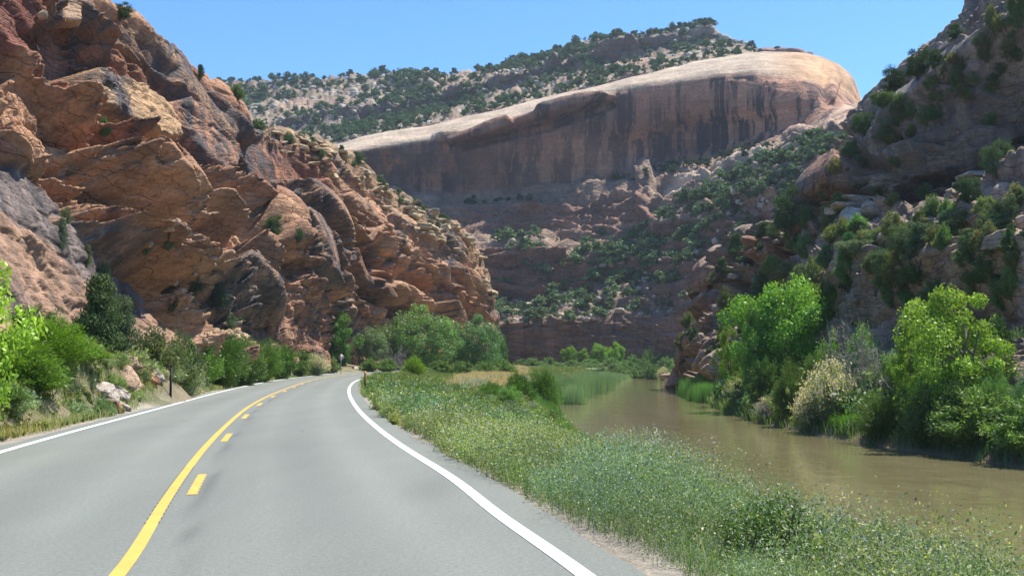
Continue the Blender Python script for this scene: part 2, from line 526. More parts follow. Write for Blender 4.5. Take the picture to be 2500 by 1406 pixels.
# top rim: piled rounded blocks
rim = sstep(60, 0, by - np.interp(bx, [a[0] for a in Ll[5]], [a[2] for a in Ll[5]])) * sstep(560, 640, bx)
f1, f2, hh_, off = voronoi(np.stack([p[:, 0] / 3.2, p[:, 1] / 3.6, p[:, 2] / 1.5], -1), 140)
d += rim * (1.3 * (1 - 1.2 * f1) + (_rnd(hh_, 2) - .5) * 1.2)
vfade = np.repeat(sstep(0, 12, np.arange(nv)), nu)
topi = nv - 1 - 28
tf = 1 - np.repeat(sstep(topi + 4, topi + 24, np.arange(nv)), nu)
nearf = np.clip(dist / 55, 0.45, 1.15)
ysk = np.interp(bx, [a[0] for a in Ll[5]], [a[2] for a in Ll[5]])
nr = sstep(5, 240, by - ysk)
d = np.clip(d, -4.5, 4.2) * (0.18 + .82 * nr)
d = np.clip(d, -4.5, 4.2) * vfade * (0.25 + 0.75 * tf) * nearf * (1 - .65 * sstep(730, 830, by) * sstep(470, 540, bx))
# colour: red brown sandstone, bleached and tan beds, varnish
c_red = np.array([0.34, 0.15, 0.085]); c_tan = np.array([0.55, 0.315, 0.18]); c_brown = np.array([0.19, 0.115, 0.082]); c_pale = np.array([0.56, 0.42, 0.27])
big = fbm(p * np.array([.035, .035, .09]), 4, 301)
a1 = sstep(-0.5, 0.2, big + tint * 0.25)[:, None]
col = c_red * (1 - a1) + c_tan * a1
a2 = sstep(0.15, 0.6, fbm(p * .13, 4, 303) + tint2 * .3)[:, None]
col = col * (1 - 0.6 * a2) + c_brown * 0.6 * a2
fl = np.maximum(NL.reshape(-1, 3)[:, 2], 0)
def paint(col, m, c, k=1.0):
    m = (m * k)[:, None]; return col * (1 - m) + np.array(c) * m
col = paint(col, np.maximum(slabC, slabE * .7), (0.52, 0.34, 0.18), 0.8)
col = paint(col, slabD, (0.46, 0.25, 0.15), .7)
col = paint(col, rub, (0.46, 0.30, 0.19), .6)
col = paint(col, rim, (0.50, 0.37, 0.21), .65)
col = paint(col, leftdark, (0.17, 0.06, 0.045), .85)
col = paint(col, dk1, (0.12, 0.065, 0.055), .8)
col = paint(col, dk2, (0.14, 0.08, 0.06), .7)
col = paint(col, layers, (0.46, 0.27, 0.155), .6)
col = paint(col, slabA, (0.42, 0.26, 0.165), .85)
col = paint(col, slabA_top, (0.19, 0.17, 0.165), .75)
col = paint(col, slabF, (0.30, 0.29, 0.31), .7)
col = paint(col, butt, (0.40, 0.19, 0.12), .6)
col *= (1 - 0.25 * np.clip(crack + crack2 * .5, 0, 1) * (1 - smooth))[:, None]
bz_ = (p @ BED) / 1.7 + 1.3 * fbm(p * .05, 3, 1201)
br_ = _rnd(_hash(np.floor(bz_).astype(np.int64), np.zeros(len(p), np.int64), np.zeros(len(p), np.int64), 1203))
col = col * (.80 + .40 * br_ * (1 - smooth) + .2 * smooth)[:, None]
low = sstep(560, 800, by) * (bx < 780)
col = paint(col, low * (1 - slabA), (0.42, 0.24, 0.15), .35)
msk = np.zeros((len(p), 3))
msk[:, 0] = np.clip(0.75 * sstep(-.1, .4, fbm(p * .05, 2, 77)) + alcove + dk1 * .6 + dk2 * .7, 0, 1) * (1 - slabA)
msk[:, 1] = np.clip(slabA_top * 1.0 + slabA * 0.35 + slabF * .6 + 1.0 * sstep(.0, .25, fbm(p * .07, 3, 78)), 0, 1)
msk[:, 2] = np.clip(slabA * 1.2, 0, .95)
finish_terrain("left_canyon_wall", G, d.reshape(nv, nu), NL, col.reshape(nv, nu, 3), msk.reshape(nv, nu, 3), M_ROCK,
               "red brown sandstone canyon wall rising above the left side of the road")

# ------------------------------------------------------------------ far canyon wall with the rounded streaked butte
t = np.arange(800, 2300, 3.0)
Lf = [
    [(800, 915, 328), (1200, 915, 300), (1640, 915, 268), (1900, 915, 233), (2300, 915, 190)],
    [(800, 888, 330), (1200, 886, 303), (1400, 886, 295), (1640, 883, 270), (1900, 883, 235), (2300, 883, 192)],
    [(800, 800, 332), (1200, 795, 304), (1290, 790, 301), (1400, 785, 298), (1520, 776, 290), (1640, 765, 274), (1750, 720, 258), (1900, 660, 245), (2160, 500, 216), (2300, 420, 200)],
    [(800, 740, 350), (1200, 735, 330), (1330, 725, 325), (1480, 700, 325), (1560, 690, 318), (1640, 660, 300), (1760, 600, 276), (1900, 520, 255), (2160, 390, 228), (2300, 330, 212)],
    [(800, 610, 340), (1190, 604, 334), (1240, 592, 335), (1330, 590, 335), (1400, 640, 331), (1470, 640, 329), (1530, 610, 328), (1600, 560, 315), (1700, 520, 300), (1760, 490, 287), (1900, 430, 265), (2160, 320, 238), (2300, 270, 222)],
    [(800, 560, 350), (1190, 580, 350), (1240, 572, 352), (1330, 570, 352), (1400, 590, 344), (1470, 590, 341), (1530, 560, 338), (1600, 510, 328), (1760, 450, 306), (1900, 400, 285), (2160, 300, 250), (2300, 255, 235)],
    [(800, 470, 356), (900, 500, 358), (1000, 515, 358), (1110, 518, 360), (1200, 505, 360), (1400, 500, 356), (1545, 472, 350), (1640, 458, 342), (1760, 412, 324), (1900, 368, 304), (1960, 345, 295), (2060, 300, 280), (2160, 280, 262), (2300, 245, 240)],
    [(800, 430, 368), (900, 445, 370), (1000, 470, 370), (1200, 470, 372), (1400, 455, 370), (1540, 435, 367), (1640, 415, 362), (1760, 392, 352), (1900, 352, 338), (2000, 318, 324), (2060, 285, 316), (2100, 262, 312), (2160, 258, 300), (2300, 235, 280)],
    [(800, 376, 364), (840, 372, 364), (1000, 352, 365), (1100, 340, 366), (1250, 303, 366), (1350, 275, 366), (1500, 230, 366), (1650, 202, 362), (1750, 186, 356), (1850, 182, 350), (1950, 196, 346), (2000, 208, 345), (2040, 222, 352), (2075, 245, 372), (2100, 260, 400), (2160, 257, 410), (2300, 235, 410)],
    [(800, 366, 374), (840, 361, 375), (950, 340, 377), (1070, 320, 378), (1250, 281, 380), (1500, 218, 380), (1640, 186, 380), (1750, 162, 378), (1860, 148, 375), (1950, 155, 372), (2000, 166, 372), (2040, 184, 376), (2075, 215, 390), (2100, 256, 412), (2160, 256, 420), (2300, 235, 420)],
    [(800, 358, 404), (840, 352, 404), (950, 326, 406), (1070, 306, 408), (1250, 263, 410), (1500, 206, 412), (1700, 154, 412), (1860, 131, 412), (1960, 136, 410), (2000, 143, 408), (2045, 162, 408), (2075, 188, 410), (2092, 225, 418), (2103, 250, 426), (2160, 255, 428), (2300, 234, 428)],
]
G = loft(Lf, t, 3.0, smooth_rows=(7, 8, 9), lat=3, back=[(1, 30, -9), (0, 40, -80)])
NF = grid_normals(G, 4)
nv, nu = G.shape[:2]
p = G.reshape(-1, 3); bx, by = proj(p)
yfoot = np.interp(bx, [a[0] for a in Lf[7]], [a[1] for a in Lf[7]])
ysh = np.interp(bx, [a[0] for a in Lf[8]], [a[1] for a in Lf[8]])
wall = sstep(8, -8, by - yfoot)                       # the great wall and its cap
cap = sstep(4, -10, by - ysh) * wall
below = 1 - wall
BEDF = np.array([0.05, 0.0, 1.0]); BEDF /= np.linalg.norm(BEDF)
d, tint, crack = rock_relief(p, 17.0, BEDF, 401, ledge=1.3, block=.45, aniso=(1.6, 1.6, 0.4))
fine, tint2, crack2 = rock_relief(p, 6.0, BEDF, 431, ledge=1.3, block=.6, aniso=(2.2, 2.2, 0.5))
basecliff = sstep(-6, 8, by - np.interp(bx, [a[0] for a in Lf[2]], [a[1] for a in Lf[2]]))
sm = np.clip(wall * 0.93 + basecliff * 0.6, 0, 1)
d = (d * 0.8 + fine * 1.0) * (1 - sm)
flute = fbm(p * np.array([.06, .06, .008]), 4, 461)
d += sm * (2.4 * flute + 1.4 * fbm(p * .02, 3, 462)) * (1 - 0.6 * cap)
# cap: swirled slickrock ripples
ripq = p[:, 2] * 0.30 + p[:, 1] * .04 + 1.4 * fbm(p * .02, 3, 470)
d += cap * (0.45 * np.sin(ripq * 2.2) + 0.5 * fbm(p * np.array([.03, .03, .3]), 3, 471))
# shell-shaped scars at the shoulder of the wall
for poly, amt in (([(1050, 330), (1130, 322), (1240, 300), (1270, 312), (1180, 336), (1090, 352)], 3.0),
                  ([(1090, 345), (1180, 318), (1255, 290), (1350, 268), (1500, 232), (1440, 262), (1335, 290), (1250, 312), (1180, 340), (1100, 358)], 3.2),
                  ([(1300, 285), (1400, 250), (1500, 232), (1420, 272), (1340, 296)], 3.0)):
    d += amt * inpoly(bx, by, poly, 6)
d -= 3.5 * inpoly(bx, by, [(1120, 352), (1340, 296), (1500, 240), (1510, 262), (1350, 320), (1130, 372)], 8)
# the notch on the nose of the butte
d -= 3.5 * inpoly(bx, by, [(2003, 163), (2012, 160), (2040, 180), (2034, 190), (2020, 182)], 4)
d += 2.5 * inpoly(bx, by, [(2018, 182), (2040, 180), (2046, 200), (2040, 250), (2020, 255), (2016, 215)], 6)
# upper part of the wall leans out over a shallow arch
d -= 3.0 * inpoly(bx, by, [(1480, 330), (1700, 280), (1990, 250), (1960, 320), (1700, 390), (1480, 425)], 40)
# spur and bright ledge pinnacle
d += 4.0 * inpoly(bx, by, [(1545, 440), (1560, 428), (1600, 430), (1602, 470), (1590, 530), (1570, 530), (1565, 470)], 5)
vf = np.repeat(sstep(0, 10, np.arange(nv)), nu)
tf = 1 - np.repeat(sstep(nv - 34, nv - 20, np.arange(nv)), nu)
d = np.clip(d, -8, 9) * vf * tf
cA = np.array([0.28, 0.13, 0.08]); cB = np.array([0.42, 0.215, 0.135]); cC = np.array([0.18, 0.105, 0.082])
big = fbm(p * np.array([.012, .012, .05]), 4, 481)
a1 = sstep(-.3, .3, big)[:, None]
col = cC * (1 - a1) + cA * a1
a3 = (sstep(-.2, .4, fbm(p * np.array([.01, .01, .03]), 3, 484)) * wall)[:, None]
col = col * (1 - a3) + cB * a3
col = paint(col, cap, (0.45, 0.36, 0.26), .9)
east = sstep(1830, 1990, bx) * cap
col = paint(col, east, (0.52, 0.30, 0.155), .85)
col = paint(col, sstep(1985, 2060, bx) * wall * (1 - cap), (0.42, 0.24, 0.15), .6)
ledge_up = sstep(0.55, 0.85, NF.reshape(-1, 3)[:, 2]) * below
bands = sstep(.35, .75, fbm(np.stack([p[:, 0] * .02, p[:, 1] * .02, p[:, 2] * .35], -1), 3, 488) + .5 * tint)
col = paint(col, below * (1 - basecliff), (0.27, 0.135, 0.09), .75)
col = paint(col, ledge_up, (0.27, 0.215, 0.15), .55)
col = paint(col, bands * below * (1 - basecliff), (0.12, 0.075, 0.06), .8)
bands2 = sstep(.25, .45, fbm(np.stack([p[:, 0] * .015, p[:, 1] * .015, p[:, 2] * .55 + 50], -1), 3, 489))
col = paint(col, bands2 * below, (0.42, 0.28, 0.20), .65)
col = paint(col, basecliff, (0.36, 0.19, 0.125), .6)
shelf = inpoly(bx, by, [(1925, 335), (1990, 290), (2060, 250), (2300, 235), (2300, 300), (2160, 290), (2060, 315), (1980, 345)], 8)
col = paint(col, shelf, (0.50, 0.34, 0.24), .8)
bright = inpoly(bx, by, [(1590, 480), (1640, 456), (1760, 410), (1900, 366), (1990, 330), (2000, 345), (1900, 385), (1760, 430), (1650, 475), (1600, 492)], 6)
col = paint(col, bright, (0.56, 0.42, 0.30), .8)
msk = np.zeros((len(p), 3))
msk[:, 0] = np.clip(wall * (1 - cap) * (0.85 + .3 * sstep(1500, 1900, bx)) * (1 - .3 * a3[:, 0]) + basecliff * .55, 0, 1)
msk[:, 1] = np.clip(0.35 * below + 0.9 * wall * (1 - cap) * sstep(.05, .35, fbm(p * .012, 3, 490)) * sstep(1700, 1300, bx), 0, 1) * (1 - shelf) * (1 - bright)
msk[:, 2] = .9 * wall
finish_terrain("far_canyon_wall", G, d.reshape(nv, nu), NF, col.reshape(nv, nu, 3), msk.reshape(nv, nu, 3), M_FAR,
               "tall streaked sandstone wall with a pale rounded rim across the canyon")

# ------------------------------------------------------------------ mesa behind
t = np.arange(440, 1985, 3.0)
Lm = [
    [(440, 440, 430), (700, 420, 430), (840, 375, 434), (1070, 325, 434), (1250, 280, 434), (1500, 222, 432), (1700, 172, 428), (1860, 142, 424), (1985, 145, 418)],
    [(440, 420, 440), (700, 400, 440), (840, 358, 438), (1070, 312, 440), (1250, 268, 440), (1500, 211, 438), (1700, 160, 434), (1860, 135, 430), (1940, 135, 428), (1985, 142, 424)],
    [(440, 410, 440), (700, 390, 440), (840, 353, 439), (1070, 303, 441), (1250, 257, 441), (1500, 199, 439), (1700, 150, 435), (1800, 137, 433), (1860, 130, 431), (1940, 132, 429), (1985, 142, 425)],
    [(440, 340, 540), (700, 315, 550), (870, 303, 552), (1000, 285, 550), (1170, 245, 545), (1350, 190, 535), (1500, 160, 525), (1650, 122, 515), (1745, 101, 510), (1800, 113, 505), (1850, 128.5, 500), (1940, 131, 480), (1985, 142, 460)],
    [(440, 325, 543), (700, 298, 553), (870, 272, 556), (1000, 256, 553), (1170, 218, 548), (1350, 162, 538), (1500, 127, 528), (1650, 86, 518), (1700, 76, 514), (1736, 70, 511), (1752, 94, 511), (1800, 111, 506), (1850, 127.5, 501), (1940, 130.5, 481), (1985, 142, 461)],
    [(440, 218, 680), (540, 209, 680), (640, 204, 680), (700, 199, 680), (760, 196, 675), (830, 188, 670), (1000, 175, 660), (1050, 181, 655), (1100, 184, 650), (1200, 167, 640), (1300, 143, 620), (1430, 104, 600), (1560, 92, 570), (1650, 73, 545), (1700, 65, 528), (1738, 61, 518), (1748, 78, 516), (1756, 92, 514), (1800, 109, 510), (1850, 126.5, 505), (1940, 130, 485), (1985, 142, 465)],
]
G = loft(Lm, t, 3.0, lat=2, back=[(40, 60, -2), (40, 120, -90)])
NM = grid_normals(G, 4)
nv, nu = G.shape[:2]
p = G.reshape(-1, 3); bx, by = proj(p)
d, tint, crack = rock_relief(p, 14.0, BEDF, 601, ledge=1.3, block=1.1, aniso=(1.5, 1.5, 0.5))
fine, tint2, crack2 = rock_relief(p, 5.0, BEDF, 631, ledge=1.0, block=1.4, aniso=(1.3, 1.3, 0.6))
ycf = np.interp(bx, [a[0] for a in Lm[3]], [a[1] for a in Lm[3]])
yct = np.interp(bx, [a[0] for a in Lm[4]], [a[1] for a in Lm[4]])
cl = sstep(5, -2, by - ycf) * sstep(-5, 3, by - yct)
d = d * (0.35 + 0.6 * cl) + fine * 0.8
band = sstep(.25, .5, fbm(np.stack([p[:, 0] * .006, p[:, 1] * .003, p[:, 2] * .09], -1), 3, 640))
d += band * (fbm(np.stack([p[:, 0] * .02, p[:, 1] * .02, p[:, 2] * .3], -1), 2, 641) + .5) * 5 * (by < ycf)
vf = np.repeat(sstep(0, 8, np.arange(nv)), nu)
tf = 1 - np.repeat(sstep(nv - 30, nv - 22, np.arange(nv)), nu)
d = np.clip(d, -6, 7) * vf * tf * (0.2 + .8 * sstep(1650, 1560, bx)) + cl * vf * tf * 2.5
col = np.tile(np.array([0.25, 0.195, 0.135]), (len(p), 1))
col = paint(col, sstep(-.1, .5, fbm(p * .02, 4, 650)), (0.34, 0.20, 0.145), .7)
col = paint(col, sstep(.15, .5, fbm(p * .15, 3, 651)), (0.42, 0.37, 0.29), .6)
col = paint(col, np.clip(cl * 1.3 + band * .6 * (by < ycf), 0, 1), (0.13, 0.09, 0.075), .85)
thin = (by > np.interp(bx, [a[0] for a in Lm[2]], [a[1] for a in Lm[2]]) - 2)
col = paint(col, thin.astype(float), (0.27, 0.15, 0.12), .8)
knob = inpoly(bx, by, [(1670, 56), (1752, 50), (1760, 100), (1690, 92)], 8)
col = paint(col, knob, (0.40, 0.31, 0.23), .6)
msk = np.zeros((len(p), 3)); msk[:, 1] = .45 * cl
finish_terrain("mesa_slope", G, d.reshape(nv, nu), NM, col.reshape(nv, nu, 3), msk.reshape(nv, nu, 3), M_FAR,
               "rocky mesa slope dotted with junipers behind the streaked wall")

# ------------------------------------------------------------------ right canyon wall
t = np.arange(1640, 2720, 2.5)
Lr = [
    [(1640, 1640, 960, 160), (1700, 1700, 960, 142), (1800, 1800, 965, 110), (2000, 2000, 970, 76), (2200, 2200, 985, 60), (2500, 2500, 1010, 46), (2720, 2830, 1040, 36)],
    [(1640, 1640, 935, 164), (1700, 1700, 925, 148), (1800, 1800, 915, 115), (2000, 2000, 900, 82), (2200, 2200, 895, 66), (2500, 2500, 900, 51), (2720, 2830, 910, 40)],
    [(1640, 1648, 905, 165), (1700, 1705, 845, 152), (1740, 1742, 790, 149), (1850, 1850, 780, 126), (2000, 2000, 740, 100), (2100, 2100, 700, 88), (2300, 2300, 625, 74), (2500, 2500, 560, 63), (2720, 2800, 480, 54)],
    [(1640, 1650, 895, 167), (1700, 1708, 815, 155), (1740, 1745, 745, 152), (1850, 1850, 700, 138), (2000, 2000, 620, 118), (2100, 2100, 590, 108), (2200, 2200, 570, 98), (2350, 2350, 510, 88), (2500, 2500, 440, 80), (2720, 2780, 340, 72)],
    [(1640, 1652, 888, 168), (1700, 1710, 790, 158), (1740, 1745, 715, 153), (1800, 1800, 650, 147), (1860, 1860, 615, 141), (1950, 1950, 560, 128), (2000, 2000, 505, 118), (2100, 2100, 460, 109), (2200, 2200, 430, 99), (2350, 2350, 365, 89.5), (2500, 2500, 280, 81.5), (2720, 2750, 130, 74)],
    [(1640, 1654, 884, 170), (1700, 1712, 780, 160), (1740, 1748, 705, 155), (1800, 1800, 642, 150), (1860, 1860, 606, 145), (1950, 1955, 552, 136), (1990, 1990, 505, 131), (2010, 2005, 460, 129), (2060, 2050, 392, 126), (2110, 2100, 345, 123), (2150, 2135, 285, 121), (2200, 2185, 222, 119), (2260, 2245, 165, 117), (2310, 2300, 118, 115), (2360, 2345, 55, 113), (2400, 2390, 0, 111), (2500, 2480, -130, 108), (2720, 2720, -420, 100)],
]
G = loft(Lr, t, 2.6, lat=3, back=[(45, 25, -2), (60, 60, -80)])
NR = grid_normals(G, 6)
nv, nu = G.shape[:2]
p = G.reshape(-1, 3); bx, by = proj(p)
BEDR = np.array([-0.10, 0.16, 1.0]); BEDR /= np.linalg.norm(BEDR)
d, tint, crack = rock_relief(p, 11.0, BEDR, 703, ledge=1.5, block=1.15, aniso=(1.5, 1.8, 0.5))
fine, tint2, crack2 = rock_relief(p, 4.0, BEDR, 733, ledge=1.2, block=1.0, aniso=(1.3, 1.6, 0.5), facet=1.2)
def fr_(poly, soft=10): return inpoly(bx, by, poly, soft)
slab1 = fr_([(2120, 300), (2250, 200), (2400, 60), (2500, -60), (2720, -200), (2720, 60), (2500, 160), (2420, 260), (2300, 360), (2200, 430), (2130, 400)], 16)
shade1 = fr_([(2160, 480), (2280, 400), (2380, 310), (2500, 190), (2720, 60), (2720, 330), (2500, 400), (2380, 480), (2230, 560), (2150, 560)], 22)
face1 = fr_([(2040, 470), (2090, 390), (2130, 400), (2130, 470), (2080, 520)], 8)
pin = fr_([(2008, 505), (2020, 498), (2055, 510), (2060, 560), (2050, 630), (2020, 630), (2010, 560)], 6)
face2 = fr_([(1870, 610), (1900, 590), (1990, 580), (1985, 640), (1920, 655), (1880, 650)], 7)
face3 = fr_([(1740, 715), (1760, 680), (1800, 670), (1840, 672), (1825, 740), (1780, 800), (1735, 800)], 8)
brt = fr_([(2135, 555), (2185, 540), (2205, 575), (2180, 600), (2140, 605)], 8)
ledgeR = fr_([(2330, 600), (2400, 560), (2480, 552), (2490, 590), (2460, 640), (2420, 680), (2350, 700), (2290, 690)], 10)
capR = fr_([(2110, 715), (2200, 660), (2300, 630), (2400, 600), (2400, 650), (2330, 700), (2230, 700), (2150, 740)], 10)
smo = np.maximum.reduce([slab1 * .4, shade1 * .5, brt * .9, sstep(2080, 2160, bx) * sstep(480, 420, by) * .8])
sl = np.stack([p[:, 0] * .03, p[:, 1] * .045, (p @ BEDR + 0.0) * 0.35], -1)
slabs = fbm(sl, 4, 760)
zz_ = (p @ BEDR) / 2.3 + 1.6 * fbm(p * np.array([.03, .03, .05]), 3, 765)
fr_z = zz_ - np.floor(zz_); rz_ = _rnd(_hash(np.floor(zz_).astype(np.int64), np.zeros(len(p), np.int64), np.zeros(len(p), np.int64), 811))
slabs = slabs + (rz_ - .5) * 1.5 + .9 * np.where(fr_z > .3, fr_z, sstep(0, .3, fr_z) * .3) - .3
d = d * (1 - smo) + smo * 2.6 * slabs + fine * (0.7 - .5 * smo)
d += slab1 * 2.2 - shade1 * 3.2 + face1 * 2.0 + pin * 2.6 + face2 * 2.0 + face3 * 2.5 + brt * 1.6 + ledgeR * 2.4 + capR * 1.5
vf = np.repeat(sstep(0, 12, np.arange(nv)), nu)
tf = 1 - np.repeat(sstep(nv - 32, nv - 20, np.arange(nv)), nu)
d = np.clip(d, -5.5, 4.5) * vf * (0.2 + .8 * tf) * np.clip(p[:, 1] / 80, .5, 1.1) * (1 - .6 * sstep(690, 770, by) * sstep(1800, 1900, bx)) * (.3 + .7 * sstep(1650, 1760, bx))
col = np.tile(np.array([0.30, 0.22, 0.155]), (len(p), 1))
col = paint(col, sstep(-.2, .4, fbm(p * np.array([.04, .04, .1]), 4, 771) + tint * .3), (0.34, 0.24, 0.17), .8)
col = paint(col, sstep(.1, .5, fbm(p * .12, 4, 773)), (0.44, 0.38, 0.30), .6)
col = col * (.85 + 1.35 * rz_)[:, None]
for mk in (face1, pin, face2, face3): col = paint(col, mk, (0.42, 0.22, 0.13), .85)
col = paint(col, shade1, (0.12, 0.088, 0.08), .75)  # shade below the leaning slabs put into the rock colour
col = paint(col, slab1, (0.34, 0.305, 0.26), .45)
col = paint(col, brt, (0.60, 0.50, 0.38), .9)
col = paint(col, ledgeR, (0.40, 0.29, 0.20), .7)
col = paint(col, capR, (0.42, 0.35, 0.29), .8)
lowr = sstep(650, 800, by) * sstep(2050, 2300, bx)
col = paint(col, lowr, (0.30, 0.19, 0.14), .6)
col = paint(col, sstep(1850, 1650, bx) * sstep(700, 800, by), (0.36, 0.20, 0.13), .8)
msk = np.zeros((len(p), 3))
msk[:, 0] = .7 * np.clip(shade1 + face1 + face2 + .3, 0, 1)
msk[:, 1] = np.clip(.35 + slab1 * .4 + shade1 * .5, 0, 1) * (1 - brt)
msk[:, 2] = np.clip(slab1 + shade1, 0, .8)
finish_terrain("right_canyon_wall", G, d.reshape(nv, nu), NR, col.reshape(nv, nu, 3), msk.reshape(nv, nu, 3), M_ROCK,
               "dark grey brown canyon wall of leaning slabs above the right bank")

# ------------------------------------------------------------------ road, river and ground
def ground_pts(pix):
    out = []
    for a, b in pix:
        q = P(a, b, 1.0); dz = q[2] - CAMH
        k = -CAMH / dz
        out.append((q[0] * k, q[1] * k))
    return out

def curve_x(pts):
    pts = sorted(pts, key=lambda a: a[1])
    y = np.arange(-40, 420, 0.5)
    x = np.interp(y, [a[1] for a in pts], [a[0] for a in pts])
    # extrapolate straight before the first point
    x = np.where(y > pts[-1][1], pts[-1][0] + (y - pts[-1][1]) * (pts[-1][0] - pts[-2][0]) / (pts[-1][1] - pts[-2][1]), x)
    w = np.clip((y - 5) / 6, 1, 10)
    out = x.copy()
    for k, yy in enumerate(y):
        g = np.exp(-0.5 * ((y - yy) / w[k]) ** 2); out[k] = (g * x).sum() / g.sum()
    return y, out

RL = ground_pts([(1440, 1406), (1361, 1354), (1214, 1257), (1106, 1163), (980, 1091), (919, 1044), (872, 1001), (850, 962), (850, 944), (867, 927)])
YL = ground_pts([(300, 1406), (380, 1260), (425, 1190), (468, 1131), (505, 1085), (560, 1030), (610, 988), (660, 963), (700, 948), (745, 935)])
LL_ = ground_pts([(0, 1103), (180, 1052), (360, 1005), (540, 955), (666, 928), (810, 910)])
cy_, xr = curve_x([(3.3, -40), (2.6, -10), (1.9, 0)] + RL + [(-14.2, 100), (-13.8, 122), (-11.2, 145), (-8, 172), (-6.5, 205), (-9, 250), (-18, 300)])
_, xc = curve_x([(-0.3, -40), (-1.0, -10), (-1.7, 0)] + YL[:-1] + [(-16.8, 82), (-18.7, 105), (-18.4, 126), (-15.2, 150), (-11.8, 176), (-10.2, 207), (-12.6, 251), (-21.5, 300)])
_, xl = curve_x([(-3.9, -40), (-4.6, -10), (-5.6, 2)] + LL_ + [(-22.4, 128), (-19.4, 153), (-15.6, 180), (-13.9, 209), (-16.2, 252), (-25, 300)])
CR = lambda y: np.interp(y, cy_, xr)
CC = lambda y: np.interp(y, cy_, xc)
CL = lambda y: np.interp(y, cy_, xl)
XS = lambda y: np.interp(y, [-60, -30, 0, 20, 30, 45, 60, 100, 150, 200, 235, 260, 300], [7.0, 6.4, 5.9, 5.4, 4.2, 3.5, 3.2, 4.0, 8.5, 15, 21, 30, 40])
XE = lambda y: np.interp(y, [-60, 0, 30, 40.6, 49, 58, 70, 88, 124, 162, 200, 235, 262, 300], [26, 24, 22.3, 21.1, 19.4, 18.3, 17.5, 18.7, 23, 27, 31, 35, 36, 42])
_cb = P([a[1] for a in Ll[1]], [a[2] for a in Ll[1]], [a[3] for a in Ll[1]])
XCL = lambda y: np.interp(y, [-40, 0] + list(_cb[:, 1]), [-11, -10.5] + list(_cb[:, 0]))
WATER_Z = -2.8

def zg(x, y, rough=True):
    x = np.atleast_1d(np.asarray(x, float)); y = np.atleast_1d(np.asarray(y, float))
    x, y = np.broadcast_arrays(x, y)
    r, l, s, e, c = CR(y), CL(y), XS(y), XE(y), XCL(y)
    s = np.maximum(s, r + 4.0)
    def seg(pts):
        z = np.full(x.shape, pts[0][1], float)
        for (xa, za), (xb, zb) in zip(pts[:-1], pts[1:]):
            tt = np.clip((x - xa) / np.maximum(xb - xa, 1e-3), 0, 1)
            z = np.where(x >= xa, za + (zb - za) * tt, z)
        return z
    zone = sstep(165, 185, y)
    z = seg([(c - 40, 7.0), (c - 1, 1.6), (c + 1.5, 0.9), (l - 1.4, -0.02), (l - .45, -.035), (r + .7, -.035), (r + 1.5, -.1),
             (r + 3.2, -.5), (s - 2.0, -1.25), (s, -2.8), (s + 2, -3.7), (e - 2, -3.7), (e, -2.8), (e + 1.5, -2.0), (e + 12, -0.6), (e + 45, 4.0)])
    zfar = seg([(-200, 2), (-60, .5), (s - 3, -.3), (s, -2.8), (s + 2, -3.7), (e - 2, -3.7), (e, -2.8), (e + 1.5, -2.0), (e + 12, -0.6), (e + 45, 4.0)])
    z = z * (1 - zone) + zfar * zone
    z = z + 1.1 * np.exp(-((x + 13.9) / .9) ** 2 - ((y - 35) / 6.5) ** 4) * (x < l - .4)
    # the river turns left beyond 240 m
    ch = sstep(236, 242, y) * sstep(266, 258, y) * sstep(40, 34, x)
    z = z * (1 - ch) + np.minimum(z, -3.7) * ch
    z = np.where(y > 262, np.minimum(z, 1.5) * (1 - ch) + z * ch, z)
    if rough:
        q = np.stack([x.ravel(), y.ravel(), 0 * x.ravel()], -1)
        off = np.minimum(np.abs(x - l + .5), np.abs(x - r - .7)); off = np.where((x > l - .5) & (x < r + .7), 0, off)
        z = z + (0.10 * fbm(q * .7, 3, 900) + 0.2 * fbm(q * .12, 2, 905)).reshape(x.shape) * sstep(0.2, 2.5, off)
    return z

def zg1(x, y): return float(zg(x, y, True)[0])

ring = np.array([15, 40, 90, 180, 350, 700, 1400, 3000.])
gx = np.concatenate([-70 - ring[::-1], np.arange(-70, -24, 1.5), np.arange(-24, 30, .4), np.arange(30, 90, 2.0), 90 + ring])
gy = np.concatenate([-30 - ring[::-1], np.arange(-30, 60, .5), np.arange(60, 300, 1.2), 300 + ring])
GX, GY = np.meshgrid(gx, gy)
GZ = zg(GX, GY)
GZ = np.where((GY > 300) | (GX > 95) | (GX < -85) | (GY < -45), np.clip(GZ, -1.0, 3.0) - 0.5, GZ)
gp = np.stack([GX, GY, GZ], -1).reshape(-1, 3)
gn = fbm(gp * np.array([.25, .25, 0]), 4, 910); gn2 = fbm(gp * np.array([1.1, 1.1, 0]), 3, 915)
gcol = np.tile(np.array([0.20, 0.155, 0.095]), (len(gp), 1))
gcol = paint(gcol, sstep(-.3, .2, gn), (0.10, 0.115, 0.045), .75)
gcol = paint(gcol, sstep(.1, .4, gn2), (0.27, 0.215, 0.14), .5)
shoulder = np.exp(-((gp[:, 0] - CR(gp[:, 1]) - .85) / .45) ** 2) + np.exp(-((gp[:, 0] - CL(gp[:, 1]) + .6) / .35) ** 2)
gcol = paint(gcol, np.clip(shoulder, 0, 1) * (gp[:, 2] < .08), (0.40, 0.35, 0.29), .85)
gcol = paint(gcol, sstep(.25, .6, gp[:, 2]) * (gp[:, 0] < CL(gp[:, 1])), (0.17, 0.14, 0.075), .7)
gcol = paint(gcol, (gp[:, 2] < -2.3).astype(float), (0.17, 0.125, 0.08), .8)
mG, nt, b = new_mat("earth"); h = N(nt)
tc = h.n("ShaderNodeTexCoord").outputs["Object"]
att = h.n("ShaderNodeAttribute", attribute_name="Col").outputs["Color"]
